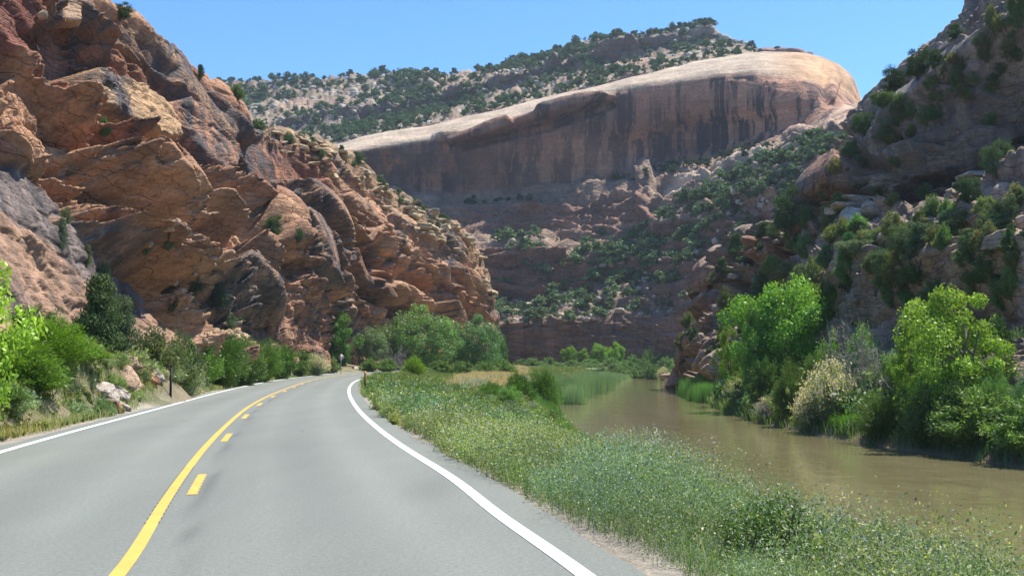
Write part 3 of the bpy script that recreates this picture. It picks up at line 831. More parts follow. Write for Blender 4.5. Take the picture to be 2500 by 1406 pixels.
h.l(h.scalecol(att, h.math('MULTIPLY', h.rng(h.noise(tc, 9, 5, .7), .3, .7, .65, 1.35), h.rng(h.noise(tc, 45, 3, .6), .3, .7, .75, 1.25))), b.inputs["Base Color"])
b.inputs["Roughness"].default_value = .95
bp = h.n("ShaderNodeBump"); bp.inputs["Distance"].default_value = .05; h.l(h.noise(tc, 25, 5, .7), bp.inputs["Height"]); h.l(bp.outputs[0], b.inputs["Normal"])
link("ground", make_mesh("ground", gp, grid_faces(len(gy), len(gx)), {"Col": gcol}, smooth=True), mG, kind="structure")

# road sheet
def strip(y, xa, xb, z, nlat=2):
    """strip between two x(y) curves"""
    s = np.linspace(0, 1, nlat)
    X = xa[:, None] * (1 - s) + xb[:, None] * s
    Y = np.repeat(y[:, None], nlat, 1)
    return np.stack([X, Y, np.full_like(X, z)], -1)

def normal_offset(y, xf, off):
    """point of curve x=f(y) moved sideways by off"""
    dx = (xf(y + .5) - xf(y - .5))
    n = np.stack([np.ones_like(y), -dx], -1); n /= np.linalg.norm(n, axis=1)[:, None]
    return np.stack([xf(y) + n[:, 0] * off, y + n[:, 1] * off], -1)

def band(y, xf, o1, o2, z, nlat=2):
    rows = [normal_offset(y, xf, o) for o in np.linspace(o1, o2, nlat)]
    return np.stack([np.c_[r, np.full(len(r), z)] for r in rows], 1)

ry = np.concatenate([np.arange(-35, 70, .3), np.arange(70, 285, 1.0)])
e1 = normal_offset(ry, CL, -.38); e1[:, 0] += 0.06 * fbm(np.c_[ry * .8, ry * 0, ry * 0], 3, 920)
e2 = normal_offset(ry, CR, .52); e2[:, 0] += 0.12 * fbm(np.c_[ry * .6, ry * 0 + 5, ry * 0], 4, 921)
nl_ = 60
ss = np.linspace(0, 1, nl_)
RG = np.stack([e1[:, None, 0] * (1 - ss) + e2[:, None, 0] * ss, e1[:, None, 1] * (1 - ss) + e2[:, None, 1] * ss, np.zeros((len(ry), nl_))], -1)
rp = RG.reshape(-1, 3)
lat_c = rp[:, 0] - CC(rp[:, 1])
rc = np.full((len(rp), 3), 1.0) * np.array([0.158, 0.168, 0.143])
lane = np.abs(np.abs(lat_c) - 1.75)
rc *= (1 + 0.10 * np.exp(-((lane - .85) / .3) ** 2) - 0.10 * np.exp(-(lane / .4) ** 2) * (.6 + .8 * fbm(np.c_[rp[:, 0] * .5, rp[:, 1] * .12, rp[:, 2]], 3, 929)))[:, None]
seam = sstep(.36, .42, lat_c) * sstep(1.15, .95, lat_c) * .09 + .26 * np.exp(-((lat_c - .40 - .03 * np.sin(rp[:, 1])) / .05) ** 2)
rc *= (1 - seam)[:, None]
rc *= (1 - .16 * np.exp(-((rp[:, 0] + 1.0) / .35) ** 2 - ((rp[:, 1] - 12.5) / 1.3) ** 2) - .10 * np.exp(-((rp[:, 0] + 4.6) / .5) ** 2 - ((rp[:, 1] - 19) / 2.5) ** 2))[:, None]
rc *= (1 + .07 * fbm(rp * np.array([.5, .08, 0]), 3, 925))[:, None]
mA, nt, b = new_mat("asphalt"); h = N(nt)
tc = h.n("ShaderNodeTexCoord").outputs["Object"]
att = h.n("ShaderNodeAttribute", attribute_name="Col").outputs["Color"]
sp = h.math('MULTIPLY', h.rng(h.noise(tc, 70, 3, .75), .3, .7, .72, 1.28), h.rng(h.noise(tc, 22, 2, .6), .3, .7, .86, 1.14))
sp = h.math('MULTIPLY', sp, h.rng(h.noise(tc, 240, 2, .7), .3, .7, .75, 1.25))
sp = h.math('MULTIPLY', sp, h.rng(h.noise(h.mapping(tc, (1, .25, 1)), .9, 4, .6), .3, .7, .93, 1.07))
colr = h.scalecol(att, sp)
vor = h.n("ShaderNodeTexVoronoi", feature='DISTANCE_TO_EDGE'); vor.inputs["Scale"].default_value = .11
wv = h.n("ShaderNodeVectorMath", operation='ADD'); nz = h.n("ShaderNodeTexNoise"); nz.inputs["Scale"].default_value = .7; nz.inputs["Detail"].default_value = 6
h.l(tc, nz.inputs["Vector"]); h.l(h.mapping(tc, (1, .55, 1)), wv.inputs[0]); h.l(nz.outputs[1], wv.inputs[1]); h.l(wv.outputs[0], vor.inputs["Vector"])
cr_ = h.math('MULTIPLY', h.rng(vor.outputs[0], 0.0, .0014, .55, 0), h.rng(h.noise(tc, .25, 2), .5, .62, 0, 1))
colr = h.mix(cr_, colr, (.05, .05, .05))
h.l(colr, b.inputs["Base Color"]); b.inputs["Roughness"].default_value = .8
bp = h.n("ShaderNodeBump"); bp.inputs["Distance"].default_value = .01; bp.inputs["Strength"].default_value = .6
h.l(h.noise(tc, 110, 3, .7), bp.inputs["Height"]); h.l(bp.outputs[0], b.inputs["Normal"])
link("road", make_mesh("road", rp, grid_faces(len(ry), nl_), {"Col": rc}), mA, kind="structure")

def paint_mat(name, c, wear):
    m, nt, b = new_mat(name); h = N(nt)
    tc = h.n("ShaderNodeTexCoord").outputs["Object"]
    w = h.rng(h.noise(tc, 60, 5, .8), .60 - wear, .68 - wear, 0, .6)
    cc = h.mix(w, c, (.24, .24, .22)); cc = h.scalecol(cc, h.rng(h.noise(tc, 3, 4), .3, .7, .9, 1.06))
    h.l(cc, b.inputs["Base Color"]); b.inputs["Roughness"].default_value = .6
    return m
M_WHITE = paint_mat("white_paint", (.72, .73, .72), 0.03)
M_YEL = paint_mat("yellow_paint", (.60, .37, .06), 0.05)
ly = np.concatenate([np.arange(-30, 70, .25), np.arange(70, 283, .8)])
for nm, f_, o1, o2, mm in (("right_edge_line", CR, -.075, .075, M_WHITE), ("left_edge_line", CL, -.075, .075, M_WHITE), ("centre_line", CC, -.06, .06, M_YEL)):
    B_ = band(ly, f_, o1, o2, .006, 3)
    link(nm, make_mesh(nm, B_.reshape(-1, 3), grid_faces(len(ly), 3)), mm, kind="structure")
vs, fs = [], []
def add_patch(y0, y1, o1, o2, z, vs, fs, n=6):
    B_ = band(np.linspace(y0, y1, n), CC, o1, o2, z, 2).reshape(-1, 3)
    k = sum(len(v) for v in vs); vs.append(B_); fs.append(grid_faces(n, 2) + k)
for k in range(-4, 26):
    yc = 12.9 + 7.75 * k
    add_patch(yc - 1.05, yc + 1.05, .19, .32, .006, vs, fs)
link("dashed_centre_line", make_mesh("dashed_centre_line", np.concatenate(vs), np.concatenate(fs)), M_YEL, kind="structure")
vs, fs = [], []
for k in range(0, 20):
    yc = 9.9 + .27 * k
    wob = .02 * math.sin(k * 1.7)
    o_in = -.14 + wob
    add_patch(yc - .05, yc + .05, -.074, -.058, .010, vs, fs, 2)
    add_patch(yc - .055, yc + .055, .058, .074, .010, vs, fs, 2)
    if abs(((yc - 12.9 + 3.875) % 7.75) - 3.875) < 1.1:
        add_patch(yc - .045, yc + .045, .188, .205, .010, vs, fs, 2)
        add_patch(yc - .045, yc + .045, .305, .322, .010, vs, fs, 2)
M_GROOVE = plain_mat("milled_asphalt", (.165, .168, .145), .9, .2, 40)
link("rumble_strip", make_mesh("rumble_strip", np.concatenate(vs), np.concatenate(fs)), M_GROOVE, kind="structure")

# river
mW, nt, b = new_mat("muddy_water"); h = N(nt)
tc = h.n("ShaderNodeTexCoord").outputs["Object"]
c_ = h.mix(h.rng(h.noise(h.mapping(tc, (.25, .05, 1)), 1.0, 4), .35, .65), (.145, .124, .062), (.178, .158, .082))
h.l(c_, b.inputs["Base Color"])
b.inputs["Roughness"].default_value = .07; b.inputs["IOR"].default_value = 1.33; b.inputs["Specular IOR Level"].default_value = .5
bp = h.n("ShaderNodeBump"); bp.inputs["Distance"].default_value = .05; bp.inputs["Strength"].default_value = .4
hh = h.math('ADD', h.noise(h.mapping(tc, (1, .6, 1)), 1.6, 4, .55), h.math('MULTIPLY', h.noise(tc, .35, 3, .5), 2.2))
h.l(hh, bp.inputs["Height"]); h.l(bp.outputs[0], b.inputs["Normal"])
wx = np.linspace(-170, 60, 40); wy = np.linspace(-80, 280, 60); WX, WY = np.meshgrid(wx, wy)
link("river", make_mesh("river", np.stack([WX, WY, np.full_like(WX, WATER_Z)], -1).reshape(-1, 3), grid_faces(60, 40)), mW, kind="structure")

# ------------------------------------------------------------------ vegetation prototypes
def unit(v):
    return v / (np.linalg.norm(v, axis=-1, keepdims=True) + 1e-9)

def rhombs(c, a, b, bend=0.0):
    """leaf blades: centre c, half length vector a, half width vector b"""
    V = np.stack([c - a, c + b, c + a, c - b], 1)
    return V.reshape(-1, 3), np.arange(len(c) * 4).reshape(-1, 4)

def leafcloud(r, cen, rad, n, size, flat=1.0, aspect=.5, updir=0.0, flatten=.75):
    """n leaves scattered in ellipsoidal clumps (cen (K,3), rad (K,))"""
    k = r.integers(0, len(cen), n)
    o = unit(r.normal(size=(n, 3))) * (r.random((n, 1)) ** .45)
    o[:, 2] *= flatten
    c = cen[k] + o * rad[k][:, None]
    nrm = unit(unit(o) * .6 + r.normal(size=(n, 3)) * .7 + np.array([0, 0, .5]))
    a = np.cross(nrm, r.normal(size=(n, 3))); a = unit(a + np.array([0, 0, updir]))
    b = unit(np.cross(nrm, a))
    s = size * (.6 + .8 * r.random((n, 1)))
    V, Fc = rhombs(c, a * s * .5 * 1.3, b * s * .5 * aspect * 1.6)
    return V, Fc, k, c

def leafcols(r, n, k, K, lo=.72, hi=1.28, clump=.22, yellow=None):
    cl = 1 + clump * (r.random(K) * 2 - 1)
    v = (lo + (hi - lo) * r.random(n)) * cl[k]
    col = np.stack([v * (1 + .12 * (r.random(n) - .5)), v, v * (1 + .2 * (r.random(n) - .5))], -1)
    if yellow is not None:
        col[:, 0] *= 1 + yellow; col[:, 2] *= 1 - .4 * yellow
    return np.repeat(col, 4, 0)

def tubes(paths, sides=5):
    """paths: list of (points (n,3), radii (n,))"""
    V, Fc, k = [], [], 0
    for pts, rad in paths:
        pts = np.asarray(pts, float); rad = np.asarray(rad, float)
        tdir = unit(np.gradient(pts, axis=0))
        ref = np.array([1.0, 0.2, 0.1])
        u = unit(np.cross(tdir, ref)); w = np.cross(tdir, u)
        ang = np.linspace(0, 2 * np.pi, sides, endpoint=False)
        ringp = pts[:, None] + rad[:, None, None] * (np.cos(ang)[None, :, None] * u[:, None] + np.sin(ang)[None, :, None] * w[:, None])
        V.append(ringp.reshape(-1, 3))
        idx = np.arange(len(pts) * sides).reshape(len(pts), sides) + k
        nx = np.roll(idx, -1, 1)
        Fc.append(np.stack([idx[:-1], nx[:-1], nx[1:], idx[1:]], -1).reshape(-1, 4))
        k += len(pts) * sides
    return np.concatenate(V), np.concatenate(Fc)

def limb(r, a, b, r0, r1, sag=.12, n=6):
    a = np.asarray(a, float); b = np.asarray(b, float)
    s = np.linspace(0, 1, n)[:, None]
    L = np.linalg.norm(b - a)
    mid = r.normal(size=3) * L * sag; mid[2] = abs(mid[2]) * .6
    p_ = a * (1 - s) + b * s + mid * (4 * s * (1 - s)) * .5
    return p_, r0 + (r1 - r0) * np.linspace(0, 1, n)

def make_tree(name, seed, h, rx, cz, rz, K, n, size, mat, clr=.17, cone=False, multi=1, aspect=.5, upd=0.0, lean=0.0, shell=.45, twig=True):
    r = np.random.default_rng(seed)
    # clump centres in an uneven envelope
    dirs = unit(r.normal(size=(K, 3)))
    q = dirs * (shell + (1 - shell) * r.random((K, 1)) ** .6)
    lob = 1 + .22 * np.sin(np.arctan2(dirs[:, 1], dirs[:, 0]) * 3 + seed) + .15 * r.normal(size=K)
    cen = np.stack([q[:, 0] * rx * lob, q[:, 1] * rx * lob, cz + q[:, 2] * rz * (1 + .1 * r.normal(size=K))], -1)
    if cone:
        f = np.clip(1.15 - (cen[:, 2] - (cz - rz)) / (2 * rz), .12, 1)[:, None]
        cen[:, :2] *= f
    cen[:, 0] += lean * cen[:, 2]
    rad = h * clr * (.65 + .7 * r.random(K))
    if cone: rad *= .75
    V, Fc, k, c = leafcloud(r, cen, rad, n, size, aspect=aspect, updir=upd)
    yel = np.clip((c[:, 2] - cz) / rz, 0, 1) * .25 * r.random(len(c))
    cm = make_mesh(name + "_crown", V, Fc, {"Col": leafcols(r, n, k, K, yellow=yel)})
    cm.materials.append(mat)
    paths = []
    for m_ in range(multi):
        base = np.array([r.normal() * .04 * h, r.normal() * .04 * h, -.35]) if multi > 1 else np.array([0, 0, -.4])
        top = np.array([lean * h * .7 + r.normal() * .05 * h * (1 + multi), r.normal() * .05 * h * (1 + multi), h * (.86 if cone else .72)])
        paths.append(limb(r, base, top, h * .028 / math.sqrt(multi), h * .006, .05, 9))
    trunks = list(paths)
    for j in range(min(K, 34)):
        tp, tr = trunks[j % len(trunks)]
        zz = cen[j, 2] * .62
        i = int(np.clip(np.searchsorted(tp[:, 2], zz), 1, len(tp) - 2))
        st = tp[i]
        paths.append(limb(r, st, cen[j], h * .011, h * .0025, .14))
        if twig:
            for _ in range(2):
                e = cen[j] + r.normal(size=3) * rad[j] * .6
                paths.append(limb(r, st * .35 + cen[j] * .65, e, h * .004, h * .0015, .1, 4))
    tv, tf_ = tubes(paths)
    tm = make_mesh(name + "_trunk", tv, tf_, smooth=True); tm.materials.append(M_BARK)
    return [("trunk", tm), ("crown", cm)]

def make_shrub(name, seed, h, spread, stems, n, size, mat, aspect=.22, wood=M_BARK, up=.8, tips=None, droop=.25, lump=.35):
    """many stems from the base, leaves along their upper part, pointing outwards and up"""
    r = np.random.default_rng(seed)
    az = r.random(stems) * 2 * np.pi
    tilt = r.random(stems) ** .55
    hh = h * (1 - .62 * tilt ** 2.2) * (.6 + .4 * r.random(stems)) * (1 + lump * (.5 * np.sin(az * 2 + seed) * tilt))
    tip = np.stack([np.cos(az) * tilt * spread, np.sin(az) * tilt * spread, hh], -1)
    base = np.stack([np.cos(az) * .12 * spread, np.sin(az) * .12 * spread, np.full(stems, -.15)], -1)
    ctrl = base * .4 + tip * .6; ctrl[:, 2] += hh * .25; ctrl[:, :2] *= .8
    k = r.integers(0, stems, n)
    s = (.12 + .88 * r.random(n) ** .75)[:, None]
    c = (1 - s) ** 2 * base[k] + 2 * s * (1 - s) * ctrl[k] + s * s * tip[k]
    tg = unit(2 * (1 - s) * (ctrl[k] - base[k]) + 2 * s * (tip[k] - ctrl[k]))
    c = c + r.normal(size=(n, 3)) * h * .055 * (1.1 - .35 * s)
    a = unit(tg * up + r.normal(size=(n, 3)) * .55 + np.array([0, 0, -droop * .3]))
    b = unit(np.cross(a, r.normal(size=(n, 3))))
    sz = size * (.6 + .8 * r.random((n, 1)))
    V, Fc = rhombs(c, a * sz * .5 * 1.5, b * sz * .5 * aspect * 1.6)
    fm = make_mesh(name + "_foliage", V, Fc, {"Col": leafcols(r, n, k, stems, clump=.25)})
    fm.materials.append(mat)
    paths = []
    for j in range(min(stems, 30)):
        s_ = np.linspace(0, 1, 6)[:, None]
        pt = (1 - s_) ** 2 * base[j] + 2 * s_ * (1 - s_) * ctrl[j] + s_ * s_ * tip[j]
        paths.append((pt, h * np.linspace(.009, .002, 6)))
    sv, sf = tubes(paths, 4)
    sm_ = make_mesh(name + "_stems", sv, sf, smooth=True); sm_.materials.append(wood)
    out = [("stems", sm_), ("foliage", fm)]
    if tips:
        nt_ = tips
        k = r.integers(0, stems, nt_)
        keep = tip[k] + r.normal(size=(nt_, 3)) * h * np.array([.10, .10, .05]) + np.array([0, 0, .02 * h])
        a = unit(np.array([0, 0, 1.0]) + r.normal(size=(nt_, 3)) * .8); b = unit(np.cross(a, r.normal(size=(nt_, 3))))
        V, Fc = rhombs(keep, a * size * .7, b * size * .4)
        bm_ = make_mesh(name + "_blossom", V, Fc, {"Col": np.repeat((.75 + .5 * r.random((nt_, 1))) * np.array([[.62, .54, .38]]), 4, 0)})
        bm_.materials.append(M_BLOOM)
        out.append(("blossom", bm_))
    return out

def make_dead(name, seed, h, spread, n1=14):
    r = np.random.default_rng(seed)
    paths = []
    def grow(p0, d, L, rad, lev):
        p1 = p0 + d * L
        pts, rr = limb(r, p0, p1, rad, rad * .45, .10, 5)
        paths.append((pts, rr))
        if lev == 0: return
        for _ in range(4 if lev > 1 else 5):
            s = .35 + .65 * r.random()
            st = pts[min(4, int(s * 4.99))]
            nd = unit(d + r.normal(size=3) * .55)
            grow(st, nd, L * (.45 + .3 * r.random()), rad * .6, lev - 1)
    for _ in range(n1):
        az = r.random() * 6.28; ti = .2 + .8 * r.random()
        d = unit(np.array([math.cos(az) * ti * spread / h, math.sin(az) * ti * spread / h, .9 - .45 * ti]))
        grow(np.array([r.normal() * .1, r.normal() * .1, -.2]), d, h * .5 * (.7 + .5 * r.random()), h * .017, 3)
    v, f = tubes(paths, 3)
    m = make_mesh(name, v, f); m.materials.append(M_DEAD)
    return [("branches", m)]

def blades(r, base, hgt, lean, width, cen_az=None):
    """grass blades as two-segment leaning ribbons; base (n,3)"""
    n = len(base)
    az = r.random(n) * 2 * np.pi
    d = np.stack([np.cos(az), np.sin(az), np.zeros(n)], -1)
    side = np.stack([-np.sin(az), np.cos(az), np.zeros(n)], -1) * (width * .5)[:, None]
    side = side * .6 + np.roll(side, 1, 1) * 0
    mid = base + d * (lean * hgt * .35)[:, None] + np.array([0, 0, 1]) * (hgt * .55)[:, None]
    top = base + d * (lean * hgt)[:, None] + np.array([0, 0, 1]) * (hgt * (1 - .3 * lean))[:, None]
    V = np.stack([base - side, base + side, mid + side * .8, mid - side * .8, top], 1).reshape(-1, 3)
    i = np.arange(n)[:, None] * 5
    q = i + np.array([[0, 1, 2, 3]]); t_ = i + np.array([[3, 2, 4, 4]])
    return V, q, t_

def grass_mesh(name, r, base, hgt, lean, width, cols, mat):
    """ribbons; every blade is a quad and a triangle, cut as three triangles"""
    V, q, t_ = blades(r, base, hgt, lean, width)
    Fc = np.concatenate([q[:, [0, 1, 2]], q[:, [0, 2, 3]], t_[:, [0, 1, 2]]])
    m = make_mesh(name, V, Fc, {"Col": np.repeat(cols, 5, 0)})
    m.materials.append(mat)
    return m

M_BLOOM = leaf_material("blossom", .3)
GREEN_BROAD = (.105, .235, .028); GREEN_YEL = (.20, .31, .035); GREEN_WIL = (.10, .20, .055); GREEN_TAM = (.135, .245, .022)
GREEN_JUN = (.060, .105, .045); GREY_GRN = (.17, .225, .13); SAGE = (.24, .29, .20); OLIVE = (.10, .12, .05); GREEN_REED = (.13, .27, .075)
GREEN_PALE = (.20, .31, .13)

PROTO = {
    'broad': [make_tree("broad%d" % k, 10 + k, 8.0, 3.3 + .3 * k, 4.1, 3.9, 80, 24000, .17, M_LEAF, clr=.125, multi=2 + k) for k in range(3)],
    'willowtree': [make_tree("wtree%d" % k, 20 + k, 8.0, 4.0, 4.0, 3.9, 70, 15000, .24, M_LEAF, clr=.15, multi=4, aspect=.3, upd=.3) for k in range(2)],
    'juniper': [make_tree("jun%d" % k, 30 + k, 4.0, 1.25 + .2 * k, 2.05, 1.9, 60, 15000, .11, M_NEEDLE, clr=.15, cone=(k != 1), multi=1 + k, aspect=.3, upd=.7, lean=(0, .12, -.06)[k], shell=.3) for k in range(3)],
    'shrub': [make_shrub("shrub%d" % k, 40 + k, 3.0, 2.1, 90, 11000, .13, M_LEAF, aspect=.35) for k in range(3)],
    'tamarisk': [make_shrub("tam%d" % k, 50 + k, 3.0, 2.3, 150, 19000, .12, M_LEAF, aspect=.18, up=1.1, lump=.6) for k in range(2)],
    'sage': [make_shrub("sage%d" % k, 60 + k, 1.0, .75, 80, 3500, .055, M_LEAF, aspect=.35) for k in range(2)],
    'weed': [make_shrub("weed%d" % k, 160 + k, 1.0, .6, 70, 7000, .030, M_LEAF, aspect=.35, tips=(0, 70, 40)[k]) for k in range(3)],
    'rabbit': [make_shrub("rab%d" % k, 65 + k, 2.6, 1.7, 90, 9000, .10, M_LEAF, aspect=.25, tips=2200) for k in range(2)],
    'dead': [make_dead("dead%d" % k, 70 + k, 3.6, 2.4) for k in range(2)],
}
def reed_proto(name, seed):
    r = np.random.default_rng(seed); n = 2600
    b_ = np.c_[r.normal(size=(n, 2)) * .75, np.full(n, -.1)]
    m = grass_mesh(name, r, b_, 2.0 * (.6 + .5 * r.random(n)), .12 + .25 * r.random(n), np.full(n, .05),
                   (.7 + .6 * r.random((n, 1))) * np.array([[1, 1, 1]]), M_LEAF)
    return [("leaves", m)]
PROTO['reed'] = [reed_proto("reed%d" % k, 80 + k) for k in range(2)]
def far_juniper(name, seed, n=330):
    r = np.random.default_rng(seed)
    K = 12
    cen = np.c_[r.normal(size=(K, 2)) * .85, 1.0 + 1.9 * r.random(K)]
    cen[:, :2] *= (1.25 - cen[:, 2:3] / 3.6)
    V, Fc, k, c = leafcloud(r, cen, np.full(K, .75) * (.7 + .6 * r.random(K)), n, .42, aspect=.6)
    col = leafcols(r, n, k, K, clump=.25)
    tv, tf_ = tubes([limb(r, (0, 0, -.5), (r.normal() * .2, r.normal() * .2, 2.2), .14, .05, .1, 4)], 4)
    V2 = np.concatenate([V, tv]); F2 = np.concatenate([Fc, tf_ + len(V)])
    m = make_mesh(name, V2, F2, {"Col": np.concatenate([col, np.full((len(tv), 3), .8)])})
    m.materials.append(M_NEEDLE)
    return m, V2, F2, np.concatenate([col, np.full((len(tv), 3), .8)])
FARJ = [far_juniper("far_juniper%d" % k, 90 + k) for k in range(5)]
HT = dict(weed=1.0, broad=8.0, willowtree=8.0, juniper=4.0, shrub=3.0, tamarisk=3.0, sage=1.0, rabbit=2.6, dead=3.6, reed=2.0)
HALF = dict(weed=.66, broad=4.3, willowtree=4.4, juniper=1.5, shrub=2.3, tamarisk=2.5, sage=.8, rabbit=1.8, dead=2.4, reed=1.4)
NAMES = dict(weed=("weed_clump", "weeds"), broad=("broadleaf_tree", "tree"), willowtree=("willow_tree", "tree"), juniper=("juniper", "juniper"), shrub=("shrub", "shrub"),
             tamarisk=("tamarisk_shrub", "shrub"), sage=("sagebrush", "sagebrush"), rabbit=("flowering_shrub", "shrub"), dead=("dead_shrub", "dead shrub"),
             reed=("reed_clump", "reeds"))
rr_ = random.Random(5)

def place(kind, loc, height, width, tint, label, group=None, var=None, rot=None):
    """height in metres, width = full crown width in metres"""
    parts = PROTO[kind][(var if var is not None else rr_.randrange(9)) % len(PROTO[kind])]
    nm, cat = NAMES[kind]
    root = bpy.data.objects.new(nm, None); sc.collection.objects.link(root)
    root.empty_display_size = .2
    root.location = loc
    root.rotation_euler = (0, 0, rot if rot is not None else rr_.random() * 6.28)
    sz = height / HT[kind]; sx = (width / 2) / HALF[kind] if width else sz
    root.scale = (sx, sx, sz)
    gain = {'broad': 1.35, 'willowtree': 1.25, 'tamarisk': 1.1, 'shrub': 1.2, 'sage': 1.3, 'rabbit': 1.4, 'reed': 1.25, 'juniper': 1.25}.get(kind, 1.0)
    tint = tuple(min(.75, c_ * gain) for c_ in tint)
    tag(root, label, cat, group)
    for pn, me in parts:
        c = bpy.data.objects.new(pn, me); sc.collection.objects.link(c); c.parent = root
        c.color = (*tint, 1) if pn != "blossom" else (1, 1, 1, 1)
    return root

def at_px(kind, px, d, top, wpx, tint, label, group=None, var=None, dz=0.0):
    x = (px - 1250) / F * d / (ca + 0.0) * 1.0
    z = zg1(x, d) + dz
    ztop = CAMH + (YH - top) / F * d
    return place(kind, (x, d, z - .05), max(.4, ztop - z), wpx / F * d, tint, label, group, var)

BVH = {}
def bvh(name):
    if name not in BVH:
        T = TERRAIN[name]; V = T['V']; nv, nu = V.shape[:2]
        BVH[name] = BVHTree.FromPolygons([tuple(v) for v in V[::2, ::2].reshape(-1, 3).tolist()],
                                         grid_faces(*V[::2, ::2].shape[:2]).tolist())
    return BVH[name]

def hit(px, py, name):
    q = P(px, py, 1.0) - np.array([0, 0, CAMH])
    loc, n, i, dd = bvh(name).ray_cast(Vector((0, 0, CAMH)), Vector(q).normalized())
    return loc

def on_wall(kind, px, py, hpx, wpx, tint, label, terr, group=None, var=None):
    loc = None
    for dy in range(0, 96, 6):
        loc = hit(px, py + dy, terr)
        if loc is not None: break
    if loc is None: return None
    d = loc.y
    if hpx / F * d > 9: return None
    return place(kind, (loc.x, loc.y, loc.z - .25), hpx / F * d + .2, wpx / F * d, tint, label, group, var)

# ---- left roadside
at_px('broad', -150, 17, 530, 400, GREEN_YEL, "bright yellow green leafy tree cut off by the left edge of the photo", var=0)
GL = "green shrubs along the left roadside"
at_px('tamarisk', 30, 26, 795, 290, GREEN_TAM, "feathery bright green shrub nearest the left edge beside the road", GL, 0)
at_px('tamarisk', 135, 29, 765, 270, GREEN_TAM, "tallest feathery bright green shrub in front of the juniper on the left", GL, 1)
at_px('shrub', 205, 31, 845, 170, (.105, .20, .022), "rounded green shrub at the right end of the near left thicket", GL, 0)
at_px('shrub', 95, 26, 890, 200, (.115, .21, .025), "low rounded green shrub in front of the tallest feathery one", GL, 2)
at_px('shrub', 5, 23, 915, 180, (.10, .17, .04), "low leafy green bush at the left edge by the grass verge", GL, 1)
at_px('juniper', 240, 35, 645, 165, (.085, .13, .05), "broad dark green juniper in front of the varnished slab", var=0)
at_px('juniper', 290, 39, 690, 110, (.08, .12, .055), "shorter juniper standing to the right of the broad juniper", var=2)
at_px('shrub', 85, 31, 738, 200, OLIVE, "dark olive scrub at the foot of the slab behind the bright thicket")
at_px('shrub', 372, 40, 795, 190, OLIVE, "dark olive shrub between the juniper and the rocky outcrop")
at_px('shrub', 450, 46, 800, 150, (.11, .14, .055), "dull green shrub at the left end of the roadside willow row")
for k, (px, d, top, w, lab, kd) in enumerate([(495, 54, 822, 130, "first", 'shrub'), (550, 58, 806, 150, "second", 'tamarisk'), (600, 64, 812, 130, "third", 'shrub'), (640, 73, 822, 130, "fourth", 'tamarisk'),
        (690, 86, 836, 110, "fifth", 'shrub'), (728, 99, 848, 90, "sixth", 'shrub'), (755, 110, 858, 70, "last", 'tamarisk')]):
    at_px(kd, px, d, top, w, ((.10, .18, .035), (.085, .16, .03), (.11, .17, .05))[k % 3], "green shrub, %s from the left in the row under the cliff foot" % lab, "shrub row under the left cliff foot")
at_px('sage', 588, 70, 878, 85, (.24, .30, .22), "round grey green sagebrush beside the left road edge")
at_px('sage', 545, 60, 895, 70, (.22, .29, .19), "low grey sagebrush just left of the round one by the road")
at_px('sage', 262, 29, 955, 70, (.17, .26, .11), "rounded green clump on the verge below the rocky outcrop")
at_px('rabbit', 775, 105, 862, 70, GREY_GRN, "pale flowering bush by the road under the cliff corner")
at_px('shrub', 810, 125, 868, 60, (.14, .20, .08), "low bush in front of the diamond sign")
at_px('sage', 335, 36, 838, 130, (.20, .24, .10), "dry grassy tussock on top of the rocky outcrop")
at_px('sage', 460, 43, 872, 110, (.22, .26, .16), "grey tussock right of the tall stake")
at_px('sage', 405, 40, 850, 120, (.19, .24, .12), "grey green tussock above the orange boulder")
for k, (px, d, h_) in enumerate([(262, 33, .5), (290, 34.5, .6), (322, 35.5, .7), (350, 36, .5), (372, 37.5, .65), (395, 38.5, .5), (340, 34, .4), (305, 33, .4), (360, 38.5, .8), (320, 37, .9)]):
    x_ = (px - 1250) / F * d
    place('sage', (x_, d, zg1(x_, d) - .05), h_, h_ * 2.0, ((.20, .25, .12), (.15, .21, .07), (.25, .27, .15))[k % 3], "scrubby tussock between the boulders of the roadside outcrop", "tussocks on the outcrop")
at_px('shrub', 430, 42, 835, 130, (.12, .16, .06), "dull shrub on the slope above the tall stake")
rv = np.random.default_rng(8)
for k in range(26):
    yy = 15 + 75 * rv.random() ** 1.3; xx = float(CL(yy)) - 1.3 - 2.2 * rv.random()
    hh_ = .35 + .45 * rv.random(); tn = [(.20, .27, .14), (.12, .20, .04), (.22, .26, .10), (.16, .24, .08)][k % 4]
    place('sage', (xx, yy, zg1(xx, yy) - .05), hh_, hh_ * 2.2, tn, "low tussock growing in the grass verge left of the road", "tussocks in the left verge")
# ---- bushy weeds standing out of the right verge
VERGE_TINTS = [(.17, .24, .13), (.12, .20, .06), (.19, .25, .09), (.21, .27, .17), (.10, .17, .045), (.24, .27, .12)]
n_v = 0
while n_v < 190:
    yy = 7 + 62 * rv.random() ** 1.35
    a_, b_ = float(CR(yy)) + 1.5, float(XS(yy)) - .3
    xx = a_ + (b_ - a_) * rv.random() ** .6
    hh_ = (.35 + .5 * rv.random() ** 1.7) * (1.0 if yy < 30 else 1.15); tn = VERGE_TINTS[int(rv.random() * 6)]
    kd = 'weed'
    hh_ *= .55 + .45 * min(1, max(0, (b_ - xx) / 2.5))
    place(kd, (xx, yy, zg1(xx, yy) - .05), hh_, hh_ * (1.6 + rv.random()), tn,
          "bushy weed clump in the verge between the road and the river", "weed clumps in the right verge")
    n_v += 1
